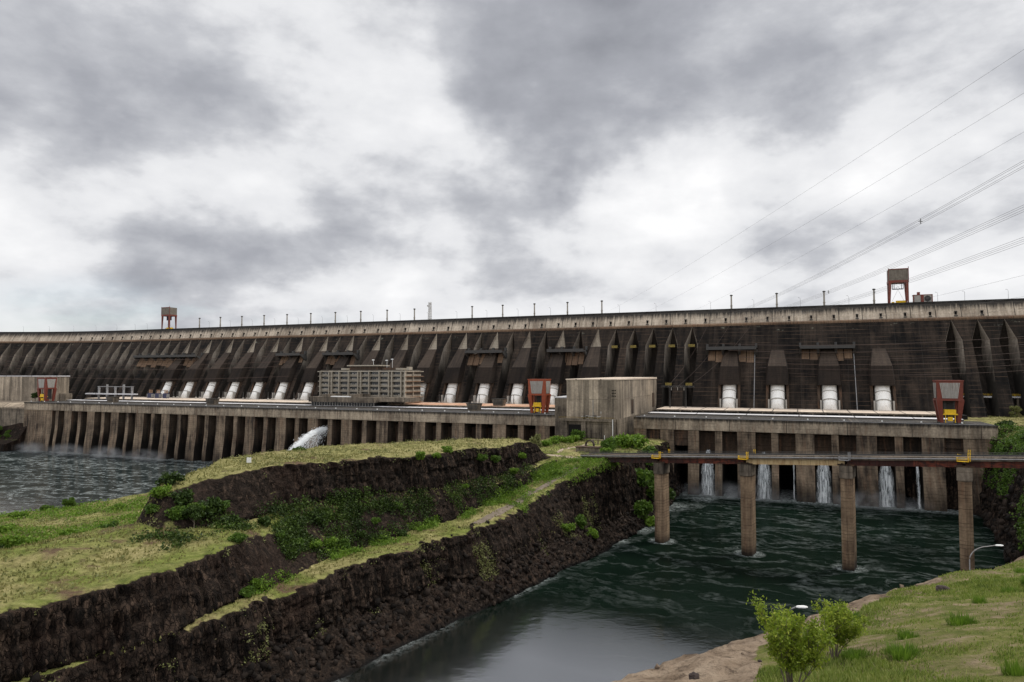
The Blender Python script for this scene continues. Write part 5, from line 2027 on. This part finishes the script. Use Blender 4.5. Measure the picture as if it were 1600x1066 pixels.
def edge_dist(x, y):
    """signed distance to the brow, positive on the camera's side"""
    best, sg = 1e9, 1
    for (ax, ay), (bx, by) in zip(EDGE[:-1], EDGE[1:]):
        dx_, dy_ = bx - ax, by - ay
        t = max(0, min(1, ((x - ax) * dx_ + (y - ay) * dy_) / (dx_ * dx_ + dy_ * dy_)))
        ex, ey = x - ax - t * dx_, y - ay - t * dy_
        d = math.hypot(ex, ey)
        if d < best:
            best, sg = d, (1 if dx_ * ey - dy_ * ex < 0 else -1)
    return best * sg


def near_z(x, y, d=None):
    d = edge_dist(x, y) if d is None else d
    d += .6 * fbm(x * .2, y * .2, 2.2, 4)
    z = 74.99 + .142 * x - .306 * y
    if y > 45:
        z += .006 * (y - 45) ** 2 * .6
    z += .35 * fbm(x * .09, y * .09, 7.7, 4) + .10 * fbm(x * .5, y * .5, 4.4, 3) + .03 * fbm(x * 2.0, y * 2.0, 5.4, 3)
    z += .45 * math.exp(-((d - 1.6) / 1.6) ** 2) * (.4 + .6 * fbm(x * .2, y * .2, 9.1, 2))
    if d < 0:
        e = -d
        z -= .9 * e + .02 * e * e
        z += .8 * fbm(x * .25, y * .25, z * .1, 3) * min(1, e / 3)
    return z


GX, GY, GS = (-24.0, 72.0), (-12.0, 92.0), .27
nx, ny = int((GX[1] - GX[0]) / GS) + 1, int((GY[1] - GY[0]) / GS) + 1
NV = np.zeros((nx, ny, 3))
BARE = np.zeros((nx, ny))
for i in range(nx):
    for j in range(ny):
        x, y = GX[0] + i * GS, GY[0] + j * GS
        d = edge_dist(x, y)
        z = near_z(x, y, d)
        wob = 1.3 * fbm(x * .3, y * .3, 1.1, 4)
        reach = 1.0 + 4.0 * math.exp(-((x - 4) / 4.5) ** 2) + 1.6 * math.exp(-((x - 15) / 3.2) ** 2)
        BARE[i, j] = max(0.0, min(1.0, (reach - d + wob) / .9))
        if BARE[i, j] > .4 and d > -6:
            z += (.30 * abs(fbm(x * .45, y * .45, 8.8, 4)) + .05 * fbm(x * 2.0, y * 2.0, 1.8, 2)) * BARE[i, j] - .12
        NV[i, j] = (x, y, max(z, -8))
ii, jj = np.meshgrid(np.arange(nx - 1), np.arange(ny - 1), indexing='ij')
a = ii * ny + jj
F = np.stack([a, a + ny, a + ny + 1, a + 1], -1).reshape(-1, 4)
m, N = new_mat('lawn_soil_and_brow_rock')
P = N.pos()
att = N.node('ShaderNodeAttribute', attribute_name='bare_rock').outputs['Fac']
n1 = N.noise(P, .16, 4, .6)
n2 = N.noise(P, 1.2, 6, .65)
n3 = N.noise(P, 9.0, 4, .7)
soil = N.ramp(n2, [(.3, (.07, .05, .03)), (.5, (.16, .125, .07)), (.7, (.27, .21, .13))])
green = N.ramp(n2, [(.3, (.07, .085, .018)), (.55, (.15, .16, .036)), (.8, (.23, .22, .07))])
lawn = N.mix(N.rng(N.math('ADD', N.math('MULTIPLY', n1, .5), N.math('MULTIPLY', n2, .5)), .44, .56), green, soil)
rockc = N.ramp(N.noise(P, .55, 7, .65, .4), [(.3, (.06, .042, .029)), (.42, (.17, .122, .083)), (.56, (.28, .212, .15)), (.8, (.40, .32, .235))])
rockc = N.mix(N.rng(N.noise(P, 2.3, 6, .72, .6), .52, .66, 0, .85), rockc, (.05, .033, .024))
geo = N.node('ShaderNodeNewGeometry')
steepm = N.rng(N.sep(geo.outputs['Normal'])[2], .55, .8, .55, 0)
rockc = N.mix(steepm, rockc, (.07, .045, .03))
c = N.mix(N.rng(N.math('ADD', att, N.math('MULTIPLY', N.math('SUBTRACT', n2, .5), .9)), .4, .62), lawn, rockc)
c = N.mix(N.rng(n3, .5, .8, 0, .35), c, (.04, .03, .018))
hh = N.math('ADD', N.math('MULTIPLY', n2, 1.6), N.math('ADD', N.math('MULTIPLY', n3, .3), N.math('MULTIPLY', N.noise(P, 3.0, 6, .7), .8)))
finish(m, N, c, .95, N.bump(hh, .9, .22), .12)
near = np_mesh('ground', NV.reshape(-1, 3), F, m, None, True)
at = near.data.attributes.new('bare_rock', 'FLOAT', 'POINT')
at.data.foreach_set('value', BARE.ravel().astype(np.float32))
tag(near, kind='structure')
BN_ = bvh_of(near)

# lawn blades: thick near the camera, sparser and taller along the brow
r = np.random.default_rng(77)
NB = 560000
yy = 5.0 + 50 * r.random(NB) ** 1.35
xx = -5 + (yy * .92 + 9) * r.random(NB)
gi = np.clip(((xx - GX[0]) / GS), 0, nx - 2)
gj = np.clip(((yy - GY[0]) / GS), 0, ny - 2)
i0, j0 = gi.astype(int), gj.astype(int)
fi, fj = (gi - i0), (gj - j0)
lerp = lambda A: (A[i0, j0] * (1 - fi) * (1 - fj) + A[i0 + 1, j0] * fi * (1 - fj) + A[i0, j0 + 1] * (1 - fi) * fj + A[i0 + 1, j0 + 1] * fi * fj)
zz2, bb = lerp(NV[:, :, 2]), lerp(BARE)
patch = np.array([fbm(x * .16, y * .16, 6.6, 3) + .55 * fbm(x * .9, y * .9, 2.6, 2) for x, y in zip(xx, yy)])
keep = (r.random(NB) < np.clip(.50 + 1.7 * patch, .03, 1)) & (bb < .35 + .25 * r.random(NB))
xx, yy, zz2, patch = xx[keep], yy[keep], zz2[keep], patch[keep]
PT = np.stack([xx, yy, zz2], 1)
n = len(PT)
aa = r.random(n) * 6.283
d = np.stack([np.cos(aa), np.sin(aa), np.zeros(n)], 1)
hb = ((.035 + .055 * r.random(n)) * (1 + 1.0 * np.clip(patch, 0, 1)) * (1 + .012 * yy))[:, None]
wb_ = (.006 + .0007 * yy)[:, None]
ln = np.stack([np.cos(aa + 1.4), np.sin(aa + 1.4), np.zeros(n)], 1) * hb * (r.random(n)[:, None] * 1.2 - .2)
V = np.stack([PT - d * wb_, PT + d * wb_, PT + ln + np.array([0, 0, 1.0]) * hb], 1).reshape(-1, 3)
V[:, 2] -= .012
o = np_mesh('lawn_grass', V, np.arange(3 * n).reshape(-1, 3), M['grass_blade'])
tag(o, 'short green and dry lawn grass on the near brow', 'grass', kind='stuff')

# coarse clumps, single things among the lawn
r2 = random.Random(4)
def clump_proto(seed):
    rr_ = np.random.default_rng(seed)
    nn = 420
    a_ = rr_.random(nn) * 6.283
    rad = .26 * rr_.random(nn) ** .6
    p_ = np.stack([np.cos(a_) * rad, np.sin(a_) * rad, np.zeros(nn)], 1)
    out = np.stack([np.cos(a_), np.sin(a_), np.zeros(nn)], 1)
    h_ = (.12 + .16 * rr_.random(nn))[:, None]
    dd = np.stack([-np.sin(a_), np.cos(a_), np.zeros(nn)], 1)
    V_ = np.stack([p_ - dd * .011, p_ + dd * .011, p_ + out * h_ * .45 * rr_.random(nn)[:, None] + np.array([0, 0, 1]) * h_], 1).reshape(-1, 3)
    return np_mesh('grass_clump', V_, np.arange(3 * nn).reshape(-1, 3), M['leaf_bright'])


cp = clump_proto(5)
spots = [(9.1, 18.4), (9.9, 17.6), (11.2, 19.7), (13.9, 21.5), (17.5, 26.0), (20.5, 28.5), (16.0, 19.4), (19.2, 23.8), (24.0, 32.0), (7.2, 13.6), (8.8, 20.6), (9.4, 21.8), (12.9, 26.4), (22.0, 29.4), (26.5, 36.0), (10.4, 14.4)]
for i, (x, y) in enumerate(sorted(spots, key=lambda s: s[0] / s[1])):
    o = cp if i == 0 else dup(cp)
    o.location = (x, y, near_z(x, y) - .03)
    o.rotation_euler = (0, 0, r2.uniform(0, 6))
    o.scale = (r2.uniform(.9, 1.9),) * 2 + (r2.uniform(.8, 1.3),)
    tag(o, 'coarse bright grass clump standing out of the near lawn, %s from the left' % ORD[i], 'grass clump', 'grass clumps on the near lawn')

# loose stones
def stone(name, lab, x, y, s, mat, seed, z=None):
    me = bpy.data.meshes.new(name)
    import bmesh
    bm = bmesh.new()
    bmesh.ops.create_icosphere(bm, subdivisions=3, radius=1)
    for v in bm.verts:
        v.co *= 1 + .28 * fbm(v.co.x * 1.3 + seed, v.co.y * 1.3, v.co.z * 1.3, 3)
        v.co.z *= .75
    bm.to_mesh(me)
    bm.free()
    me.materials.append(mat)
    o = bpy.data.objects.new(name, me)
    COL.objects.link(o)
    o.location = (x, y, (near_z(x, y) if z is None else z) + s * .35)
    o.scale = (s, s * .9, s)
    tag(o, lab, 'stone')
    return o


M['dark_stone'] = simple('dark_basalt_stone', (.05, .035, .03), .9, .5, 2.0)
M['tan_stone'] = simple('tan_rock', (.30, .21, .14), .9, .4, 2.0)
stone('stone', 'dark round stone lying on the bare rock brow', 5.0, 19.2, .15, M['dark_stone'], 1)
stone('stone', 'dark stone lying in the grass on the upper right lawn', 19.6, 31.6, .28, M['dark_stone'], 2)
stone('stone', 'small pebble on the bare rock right of the round stone', 7.0, 19.7, .06, M['dark_stone'], 3)
stone('boulder', 'pale boulder at the far upper right end of the brow', 40.5, 49.0, 1.5, M['tan_stone'], 4)
ci, cj = np.where((BARE > .45) & (NV[:, :, 1] > 8) & (NV[:, :, 0] > -6))
pk = rng.choice(len(ci), 520)
Pg = NV[ci[pk], cj[pk]] + rng.normal(size=(520, 3)) * np.array([.1, .1, 0])
o = rubble('loose_gravel', Pg, .012, .11, simple('brow_gravel', (.16, .115, .08), .95, .6, 3.0, objcoord=False), 91)
tag(o, 'loose gravel and chips on the bare rock brow', 'gravel', kind='stuff')
# ------------------------------------------------------------------ near shrubs
def near_shrub(label, x, y, h, wid, seed, nb):
    rr_ = random.Random(seed)
    z = near_z(x, y)
    t = thing('leafy_shrub', label, 'shrub', (x, y, z), 0, 'leafy shrubs on the near brow')
    mb = MB()
    tips = []

    def branch(p, d, L, rad, lvl):
        pts, rads = [tuple(p)], [rad]
        q = Vector(p)
        dd = Vector(d)
        nseg = 4
        for s_ in range(nseg):
            dd = (dd + Vector((rr_.uniform(-.22, .22), rr_.uniform(-.22, .22), rr_.uniform(-.05, .2)))).normalized()
            q = q + dd * L / nseg
            pts.append(tuple(q))
            rads.append(rad * (1 - .75 * (s_ + 1) / nseg))
            if lvl >= 1:
                tips.append((Vector(q), lvl))
            if lvl < 2 and s_ > 0:
                for _ in range(3 if lvl == 0 else 2):
                    a_ = rr_.uniform(0, 6.28)
                    nd = (dd + Vector((math.cos(a_), math.sin(a_), .35)) * .8).normalized()
                    branch(q, nd, L * rr_.uniform(.2, .5), rad * .55, lvl + 1)
        mb.tube(pts, rads, 5 if lvl < 2 else 3)
        tips.append((Vector(q), 2))

    for k in range(nb):
        a_ = k * 6.283 / nb + rr_.uniform(-.4, .4)
        lean = rr_.uniform(.2, 1.25) * wid / h
        branch(Vector((0.03 * math.cos(a_), .03 * math.sin(a_), -.05)), Vector((math.cos(a_) * lean, math.sin(a_) * lean, 1)).normalized(), h * rr_.uniform(.72, .98), .022, 0)
    mesh_obj('branches', mb, M['bark'], t)
    g_ = np.random.default_rng(seed)
    C = np.array([tuple(p) for p, l in tips])
    kk = 4
    C = np.repeat(C, kk, 0) + g_.normal(size=(len(tips) * kk, 3)) * .045
    C = C[C[:, 2] > .12 * h]
    nn = len(C)
    u = g_.normal(size=(nn, 3)) + np.array([0, 0, .4])
    u /= np.linalg.norm(u, axis=1, keepdims=True)
    w = np.cross(u, g_.normal(size=(nn, 3)))
    w /= np.linalg.norm(w, axis=1, keepdims=True)
    s_ = .033 * (.6 + .8 * g_.random(nn))[:, None]
    V_ = np.stack([C - u * s_, C + w * s_ * .5, C + u * s_, C - w * s_ * .5], 1).reshape(-1, 3)
    np_mesh('foliage', V_, np.arange(4 * nn).reshape(-1, 4), M['leaf_olive'], t)
    return t


near_shrub('larger yellow green shrub on the near brow beside the bare rock', 6.0, 15.0, 1.55, .34, 8, 10)
near_shrub('smaller yellow green shrub on the near brow just right of the larger one', 8.6, 18.6, 1.28, .24, 9, 7)
# ------------------------------------------------------------------ street lamps below the brow
def street_lamp(x, y, ztop, lab, reach):
    z0 = near_z(x, y) - .2
    t = thing('street_lamp', lab, 'street lamp', (x, y, z0), 0, 'curved street lamps below the brow')
    H = ztop - z0
    mb = MB()
    pts = [(0, 0, 0), (0, 0, H * .5), (0, 0, H - 1.6)]
    for k in range(1, 9):
        a_ = k / 8 * math.pi / 2
        pts.append((reach * .55 * (1 - math.cos(a_)), 0, H - 1.6 + 1.45 * math.sin(a_)))
    pts.append((reach * .8, 0, H - .02))
    mb.tube(pts, [.07] * 3 + [.055] * 8 + [.045], 8)
    mesh_obj('pole', mb, M['steel'], t)
    mb = MB()
    mb.loft([[(reach * .78 + xx_, wy * c_, H - .06 + hz * s_) for c_, s_ in ((1, 0), (.7, .7), (0, 1), (-.7, .7), (-1, 0), (0, -.35))] for xx_, wy, hz in ((0, .08, .08), (.15, .17, .13), (.6, .2, .13), (.85, .1, .07))])
    mesh_obj('lamp_head', mb, M['white'], t)
    return t


street_lamp(49.3, 74.6, 59.6, 'curved street lamp rising from below the brow before the last bridge pier', 3.6)
street_lamp(20.4, 52.0, 60.65, 'street lamp almost hidden behind the larger near shrub', 1.1)

# ------------------------------------------------------------------ falling water
m, N = new_mat('white_falling_water')
P = N.pos()
s, t_, z = dam_coords(N)
st_ = N.comb(N.math('MULTIPLY', s, 1.3), N.math('MULTIPLY', t_, .25), N.math('MULTIPLY', z, .16))
nn = N.noise(N.vmath('ADD', st_, N.vmath('SCALE', N.noise(P, .35, 3, .5, 0, True), scale=.9)), 1.0, 6, .62, .3)
uvn = N.node('ShaderNodeAttribute', attribute_name='edge_fade').outputs['Fac']
al = N.math('MULTIPLY', N.rng(nn, .36, .62), uvn, clamp=True)
finish(m, N, N.ramp(nn, [(.35, (.42, .46, .47)), (.65, (.82, .84, .84))]), .6, None, .3, alpha=al, trans=None)
M['fall'] = m


def add_fade(o, vals):
    at_ = o.data.attributes.new('edge_fade', 'FLOAT', 'POINT')
    at_.data.foreach_set('value', np.asarray(vals, dtype=np.float32))


def waterfall(s0, w_top, w_bot, z_top, lab, layers=3):
    mb = MB(W)
    fade = []
    for L in range(layers):
        nS, nZ = 10, 18
        rows = []
        for i in range(nZ + 1):
            f = i / nZ
            z = z_top * (1 - f) - .3 * f
            ww = w_top + (w_bot - w_top) * min(1, f * 2.2) ** .7
            row = []
            for j in range(nS + 1):
                g = j / nS * 2 - 1
                bulge = 1.2 * math.sqrt(max(0, 1 - g * g))
                row.append((s0 + g * ww / 2 * (1 - .12 * L) + .4 * fbm(f * 3, g * 2, L + s0, 2), 467.6 - 5.5 * math.sqrt(f) - bulge - L * .55 + .5 * fbm(g * 3, f * 4, L, 2), z))
                fade.append((1 - abs(g) ** 4 * .75) * (1 if f > .05 else .6) * (1.05 if L == 0 else .75))
            rows.append(row)
        mb.grid(rows)
    o = mesh_obj('waterfall', mb, M['fall'], None, True)
    add_fade(o, fade)
    tag(o, lab, 'waterfall', 'waterfalls below the right powerhouse')


for i, s in enumerate((-57, -22.5, 11.8, 45.7)):
    waterfall(s, 2.0, 8.8, 28.5, 'broad white waterfall below the right powerhouse, %s broad one from the left' % ORD[i])
for i, (s, w_) in enumerate(((-5.0, 1.0), (62.2, 1.9))):
    waterfall(s, w_ * .7, w_, 26.0, 'narrow white trickle in a dark bay of the right powerhouse, the %s one' % ('left' if i == 0 else 'right'), 2)

# the jet from the left powerhouse: thousands of stretched drops and torn sheets of water
rj = np.random.default_rng(12)
nJ = 7500
tau = 2.7 * rj.random(nJ) ** .8
core = rj.random(nJ) < .8
s0 = -364.0 + rj.normal(size=nJ) * np.where(core, 1.6, 2.6)
strand = np.round(rj.random(nJ) * 6) / 6
vout = np.where(core, 20.5 + 3.0 * strand + rj.normal(size=nJ) * 1.1, 9 + 9 * rj.random(nJ))
vs = rj.normal(size=nJ) * (.55 + .4 * ~core) + (strand - .5) * 1.6
zj = 33.2 + .7 * rj.normal(size=nJ) + rj.normal(size=nJ) * .34 * tau ** 1.6 - 4.6 * tau ** 2 + np.where(core, 1.2 * tau, 0)
tj = 468 - vout * tau
sj = s0 + vs * tau
vz = -9.2 * tau + np.where(core, 1.2, 0)
dirn = np.stack([vs, -vout, vz], 1)
dirn /= np.linalg.norm(dirn, axis=1, keepdims=True)
side = np.cross(dirn, rj.normal(size=(nJ, 3)))
side /= np.linalg.norm(side, axis=1, keepdims=True)
Lj = (.7 + 1.2 * rj.random(nJ))[:, None]
wj = ((.07 + .12 * rj.random(nJ)) * (1.2 - .25 * tau / 2.7))[:, None]
C_ = np.stack([sj, tj, zj], 1)
Q = np.stack([C_ - dirn * Lj, C_ + side * wj, C_ + dirn * Lj, C_ - side * wj], 1).reshape(-1, 3)
ex, nxv = np.array(EX), np.array(NX)
Vj = Q[:, :1] * ex + Q[:, 1:2] * nxv + np.array([0, 0, 1.0]) * Q[:, 2:3]
m, N = new_mat('white_spray_drops')
finish(m, N, (.96, .97, .97), .7, None, .2, trans=.5)
jet = np_mesh('water_jet', Vj, np.arange(4 * nJ).reshape(-1, 4), m)
tag(jet, 'white jet of water gushing from a bay of the left powerhouse', 'water jet')

# spray drifting at the foot of the piers
m, N = new_mat('drifting_spray')
pv_ = N.node('ShaderNodeVolumePrincipled')
P = N.pos()
obj = N.node('ShaderNodeTexCoord').outputs['Object']
rad_ = N.vmath('LENGTH', obj)
dn = N.math('MULTIPLY', N.rng(rad_, 1.0, .1, 0, 1.4, True), N.rng(N.noise(P, .12, 3, .55), .4, .68))
N.put(pv_.inputs['Density'], N.math('MULTIPLY', dn, .055))
pv_.inputs['Color'].default_value = (.92, .94, .95, 1)
oo = N.node('ShaderNodeOutputMaterial')
N.put(oo.inputs['Volume'], pv_.outputs[0])
M['spray'] = m
import bmesh
me = bpy.data.meshes.new('spray')
bm = bmesh.new()
bmesh.ops.create_icosphere(bm, subdivisions=2, radius=1)
bm.to_mesh(me)
bm.free()
me.materials.append(m)
for i, (s, t_, sx, sy, sz) in enumerate(((-715, 448, 28, 12, 10), (-660, 448, 32, 12, 10), (-605, 447, 32, 12, 10), (-550, 446, 32, 12, 9), (-372, 418, 26, 26, 15), (-40, 455, 46, 11, 9), (35, 455, 40, 11, 9))):
    o = bpy.data.objects.new('spray', me)
    COL.objects.link(o)
    o.location = W(s, t_, 2.5)
    o.rotation_euler = (0, 0, -PHI)
    o.scale = (sx, sy, sz)
    tag(o, ('thin white spray drifting at the foot of the left piers' if i < 4 else 'white spray below the water jet' if i == 4 else 'faint spray below the right waterfalls'), 'spray',
        ('spray at the left piers' if i < 4 else None if i == 4 else 'spray at the right waterfalls'), 'stuff')

# ------------------------------------------------------------------ power lines
M['wire'] = simple('weathered_conductor', (.10, .095, .09), .6, .1)
M['wire_brown'] = simple('brown_conductor', (.06, .034, .024), .6, .1)


def wire_pts(a, b, sag, n=40, off=(0, 0, 0)):
    a, b, off = Vector(a), Vector(b), Vector(off)
    return [tuple(a.lerp(b, k / n) + off * min(1, k / 2.0) + Vector((0, 0, -sag * 4 * (k / n) * (1 - k / n)))) for k in range(n + 1)]


def extend(a, via, y_end):
    a, v = Vector(a), Vector(via)
    k = (y_end - a.y) / (v.y - a.y)
    return a + (v - a) * k


def bundle(anchor, via, lab, spacers):
    b = extend(anchor, via, 15)
    t = thing('power_line', lab, 'power line', anchor, 0, 'bundled power lines over the dam')
    A = Vector((0, 0, 0))
    B = b - Vector(anchor)
    for ox, oz in ((-.62, 0), (.62, 0), (0, .75), (0, -.75)):
        mb = MB()
        mb.tube(wire_pts(A, B, 7.0, 40, (ox, 0, oz)), .036, 4)
        mesh_obj('conductor', mb, M['wire'], t)
    pts = wire_pts(A, B, 7.0, 200)
    for f in spacers:
        p = pts[int(f * 200)]
        mb = MB()
        for a_, c_ in (((-.62, 0, 0), (.62, 0, 0)), ((0, 0, -.75), (0, 0, .75))):
            mb.tube([tuple(Vector(p) + Vector(a_)), tuple(Vector(p) + Vector(c_))], .1, 5)
        mesh_obj('spacer', mb, M['dark_steel'], t)


bundle(W(-72.4, 611, 124.1), (106.7, 140, 126.6), 'upper bundled power line rising from the dam to the upper right', (.10, .70))
bundle(W(-53.8, 611, 123.5), (113.9, 150, 120.0), 'middle bundled power line rising from the dam to the right', (.17, .5))
bundle(W(-35.6, 611, 123.5), (121.2, 160, 115.1), 'lowest bundled power line passing behind the right crest crane top', (.22, .55))


def single(a, via, lab, rad, sag=5.0, grp='thin single wires in the sky', name='overhead_wire', mat='wire'):
    b = extend(a, via, 12)
    mb = MB()
    mb.tube(wire_pts(a, b, sag), rad, 4)
    o = mesh_obj(name, mb, M[mat])
    tag(o, lab, 'wire', grp)


for i, (s, via) in enumerate(((-189.9, (76.8, 100, 129.1)), (-153.3, (84.2, 110, 126.9)), (-112.6, (91.6, 120, 124.3)))):
    single(W(s, 611, 124.1), via, 'thin single wire crossing the sky above the bundles, %s from the top' % ORD[i], .022)
for i, (s, via) in enumerate(((1.3, (166.2, 220, 115.8)), (19.6, (173.5, 230, 110.1)), (37.4, (180.9, 240, 107.1)))):
    single(W(s, 611, 123.4), via, 'faint wire low in the sky right of the crest crane, %s from the top' % ORD[i], .03, 6)
for i, (s0, s1) in enumerate(((-72.4, -99), (-53.8, -91), (-35.6, -83))):
    mb = MB()
    mb.tube(wire_pts(W(s0, 609.5, 122.6), W(s1, 556, 68.4), 5), .1, 4)
    o = mesh_obj('down_lead', mb, M['wire_brown'])
    tag(o, 'brown wire running down the plain dam face to the steel portal, %s from the left' % ORD[i], 'wire', 'wires down to the steel portal')
for i, z in enumerate((103, 97.5, 92, 88, 84, 80)):
    mb = MB()
    mb.tube(wire_pts(W(-60 + i * 6, 580 + i, z), W(215, 575 - i * 2, z + 8), 6), .13, 4)
    o = mesh_obj('overhead_wire', mb, M['wire_brown'])
    tag(o, 'brown wire slung across the right end of the dam face, %s from the top' % ORD[i], 'wire', 'wires across the right end of the dam')
for i, z in enumerate((104, 98, 93, 82)):
    mb = MB()
    a, b = W(-1010, 560, z + 2), W(-500, 576, z - 6)
    mb.tube(wire_pts(a, b, 7), .17, 4)
    o = mesh_obj('overhead_wire', mb, M['wire_brown'])
    tag(o, 'brown wire slung across the left end of the dam face, %s from the top' % ORD[i], 'wire', 'wires across the left end of the dam')

# ------------------------------------------------------------------ small things on the spur and the terrace
def at_ground(x, y, dz_=0.0):
    return (x, y, ground_z(x, y) + dz_)


t = thing('marker_sign', 'small white marker sign on the edge of the upper plateau', 'sign', at_ground(-89.5, 234), .2)
mb = MB()
mb.box(-.08, .08, -.06, .06, -.3, .7)
mesh_obj('post', mb, M['steel'], t)
mb = MB()
mb.box(-.75, .75, -.1, .0, .55, 2.3)
mesh_obj('plate', mb, M['white'], t)
t = thing('concrete_pad', 'low concrete pit wall on the terrace beside the bridge end', 'pit wall', at_ground(42, 372), -PHI)
mb = MB()
mb.box(-7, 7, -2.5, 2.5, -.5, 2.6)
mesh_obj('wall', mb, M['podium'], t)
mb = MB()
mb.box(-7.4, 7.4, -2.9, 2.9, 2.6, 3.0)
mesh_obj('lid', mb, M['inner'], t)
t = thing('pipe_ring', 'dark upright pipe ring standing on the terrace', 'pipe ring', at_ground(44, 388, 2.6), -PHI)
mb = MB()
mb.loft([[(rr_ * math.cos(a_), y_, rr_ * math.sin(a_)) for a_ in [2 * math.pi * i / 20 for i in range(20)]] for rr_, y_ in ((2.7, -1), (2.7, 1), (2.0, 1), (2.0, -1), (2.7, -1))], cap=False)
mesh_obj('ring', mb, M['dark_stone'], t)
mb = MB()
mb.box(-2.4, 2.4, -1.2, 1.2, -2.9, -2.2)
mesh_obj('cradle', mb, M['podium'], t)
t = thing('pale_trestle', 'row of pale concrete trestles before the hall podium', 'trestle', at_ground(55, 418), -PHI)
for q in range(5):
    mb = MB()
    mb.box(-6 + q * 3, -5.4 + q * 3, -.6, .6, -.3, 2.2)
    mesh_obj('leg', mb, M['wall'], t)
mb = MB()
mb.box(-7, 7, -.8, .8, 2.2, 2.6)
mesh_obj('beam', mb, M['wall'], t)
t = thing('tree_stump', 'broken pale tree stump on the far end of the plateau', 'stump', at_ground(-8, 352), 0)
mb = MB()
mb.loft([[(r_ * math.cos(a_) + .2 * math.sin(3 * a_), r_ * math.sin(a_), z_ + .25 * math.sin(2 * a_) * (z_ > 1)) for a_ in [2 * math.pi * i / 9 for i in range(9)]] for z_, r_ in ((-.4, 1.2), (.5, .9), (1.5, .8))])
mesh_obj('trunk', mb, M['tan_stone'], t)
mb = MB()
mb.tube([(-2.2, .3, .2), (0, .4, .4), (2.6, .2, .5)], [.3, .35, .2], 7)
mesh_obj('fallen_limb', mb, M['bark'], t)
stone('boulder', 'dark boulder on the middle of the plateau rim', -27, 322, 1.1, M['dark_stone'], 6, ground_z(-27, 322))

# track on the bench leading up to the bridge
def ribbon(name, pts, width, mat, lift=.22):
    mb = MB()
    rows = []
    P = [Vector((*p, 0)) for p in pts]
    fine = []
    for a_, b_ in zip(P[:-1], P[1:]):
        nn_ = max(2, int((b_ - a_).length / 2))
        fine += [a_.lerp(b_, k_ / nn_) for k_ in range(nn_)]
    fine.append(P[-1])
    for k_, p in enumerate(fine):
        d_ = (fine[min(k_ + 1, len(fine) - 1)] - fine[max(0, k_ - 1)]).normalized()
        nrm_ = Vector((-d_.y, d_.x, 0))
        row = []
        for g in (-1, -.5, 0, .5, 1):
            q = p + nrm_ * g * width / 2 * (1 + .25 * mnoise.noise(Vector((k_ * .3, g, 1))))
            row.append((q.x, q.y, ground_z(q.x, q.y) + lift * (1 - abs(g) ** 6 * .9)))
        rows.append(row)
    mb.grid(rows)
    o = mesh_obj(name, mb, mat, None, True)
    tag(o, kind='structure')
    return o


M['track'] = simple('gravel_track', (.17, .135, .10), .95, .35, .6, objcoord=False)
M['pale_track'] = simple('pale_gravel_track', (.36, .28, .21), .95, .25, .5, objcoord=False)
a_ = [PQ(p, q) for p, q in ((92, 20.5), (105, 21), (120, 23.5), (135, 25), (150, 25.5), (163, 24), (174, 22))]
ribbon('track', a_, 3.4, M['track'])
ribbon('path', [(4, 350), (22, 352), (32, 347), (39, 341)], 6.0, M['pale_track'])
ribbon('path', [(24, 372), (34, 395), (46, 420)], 2.4, M['pale_track'])
ribbon('forecourt', [(352, 420), (395, 410), (440, 395)], 12, M['pale_strip'], .35)

# right hand walkway behind the trees
t = thing('walkway', 'pale elevated walkway with yellow rails right of the right deck crane', 'walkway', W(140, 590, 58), -PHI)
mb = MB()
mb.box(-48, 60, -2, 2, 3.2, 4.2)
mesh_obj('deck', mb, M['pale_strip'], t)
mb = MB()
for zz_ in (5.0, 5.7):
    mb.box(-48, 60, -2.1, -1.95, zz_, zz_ + .14)
for q in range(28):
    mb.box(-48 + q * 4, -47.8 + q * 4, -2.1, -1.95, 4.2, 5.8)
mesh_obj('railing', mb, M['yellow'], t)
for x in (-22, 2, 26, 50):
    mb = MB()
    mb.box(x - .7, x + .7, -1.2, 1.2, -9, 3.2)
    mesh_obj('support', mb, M['podium'], t)
mb = MB()
mb.hexa([(-20, -4.2, -8), (-19, -4.2, -8), (-19, -2.2, -8), (-20, -2.2, -8)], [(-27, -4.2, 4.2), (-26, -4.2, 4.2), (-26, -2.2, 4.2), (-27, -2.2, 4.2)])
for q in range(9):
    mb.box(-26.2 + q * .75, -25.2 + q * .75, -4.2, -2.2, 3.4 - q * 1.3, 3.6 - q * 1.3)
mesh_obj('stair', mb, M['yellow'], t)


# small white lights along the deck edges
def make_light():
    t = thing('edge_light', '', 'light', (0, 0, 0), -PHI)
    mb = MB()
    mb.tap(0, 0, 0, .9, .35, .35, .25, .25)
    mesh_obj('base', mb, M['steel'], t)
    mb = MB()
    mb.tap(0, 0, .9, 1.5, .9, .6, .7, .5)
    mesh_obj('lamp_head', mb, M['white'], t)
    return t


e0 = make_light()
for i, s_ in enumerate([-738 + 20.3 * k for k in range(29)] + [-98 + 20.3 * k for k in range(10)]):
    o = e0 if i == 0 else dup(e0)
    o.location = W(s_, 461.6 + (i % 3) * .5, 49.0)
    if i < 29:
        tag(o, 'tiny white light fitting on the edge of the long left deck', 'light', 'edge lights of the left deck')
    else:
        tag(o, 'tiny white light fitting on the edge of the right deck', 'light', 'edge lights of the right deck')
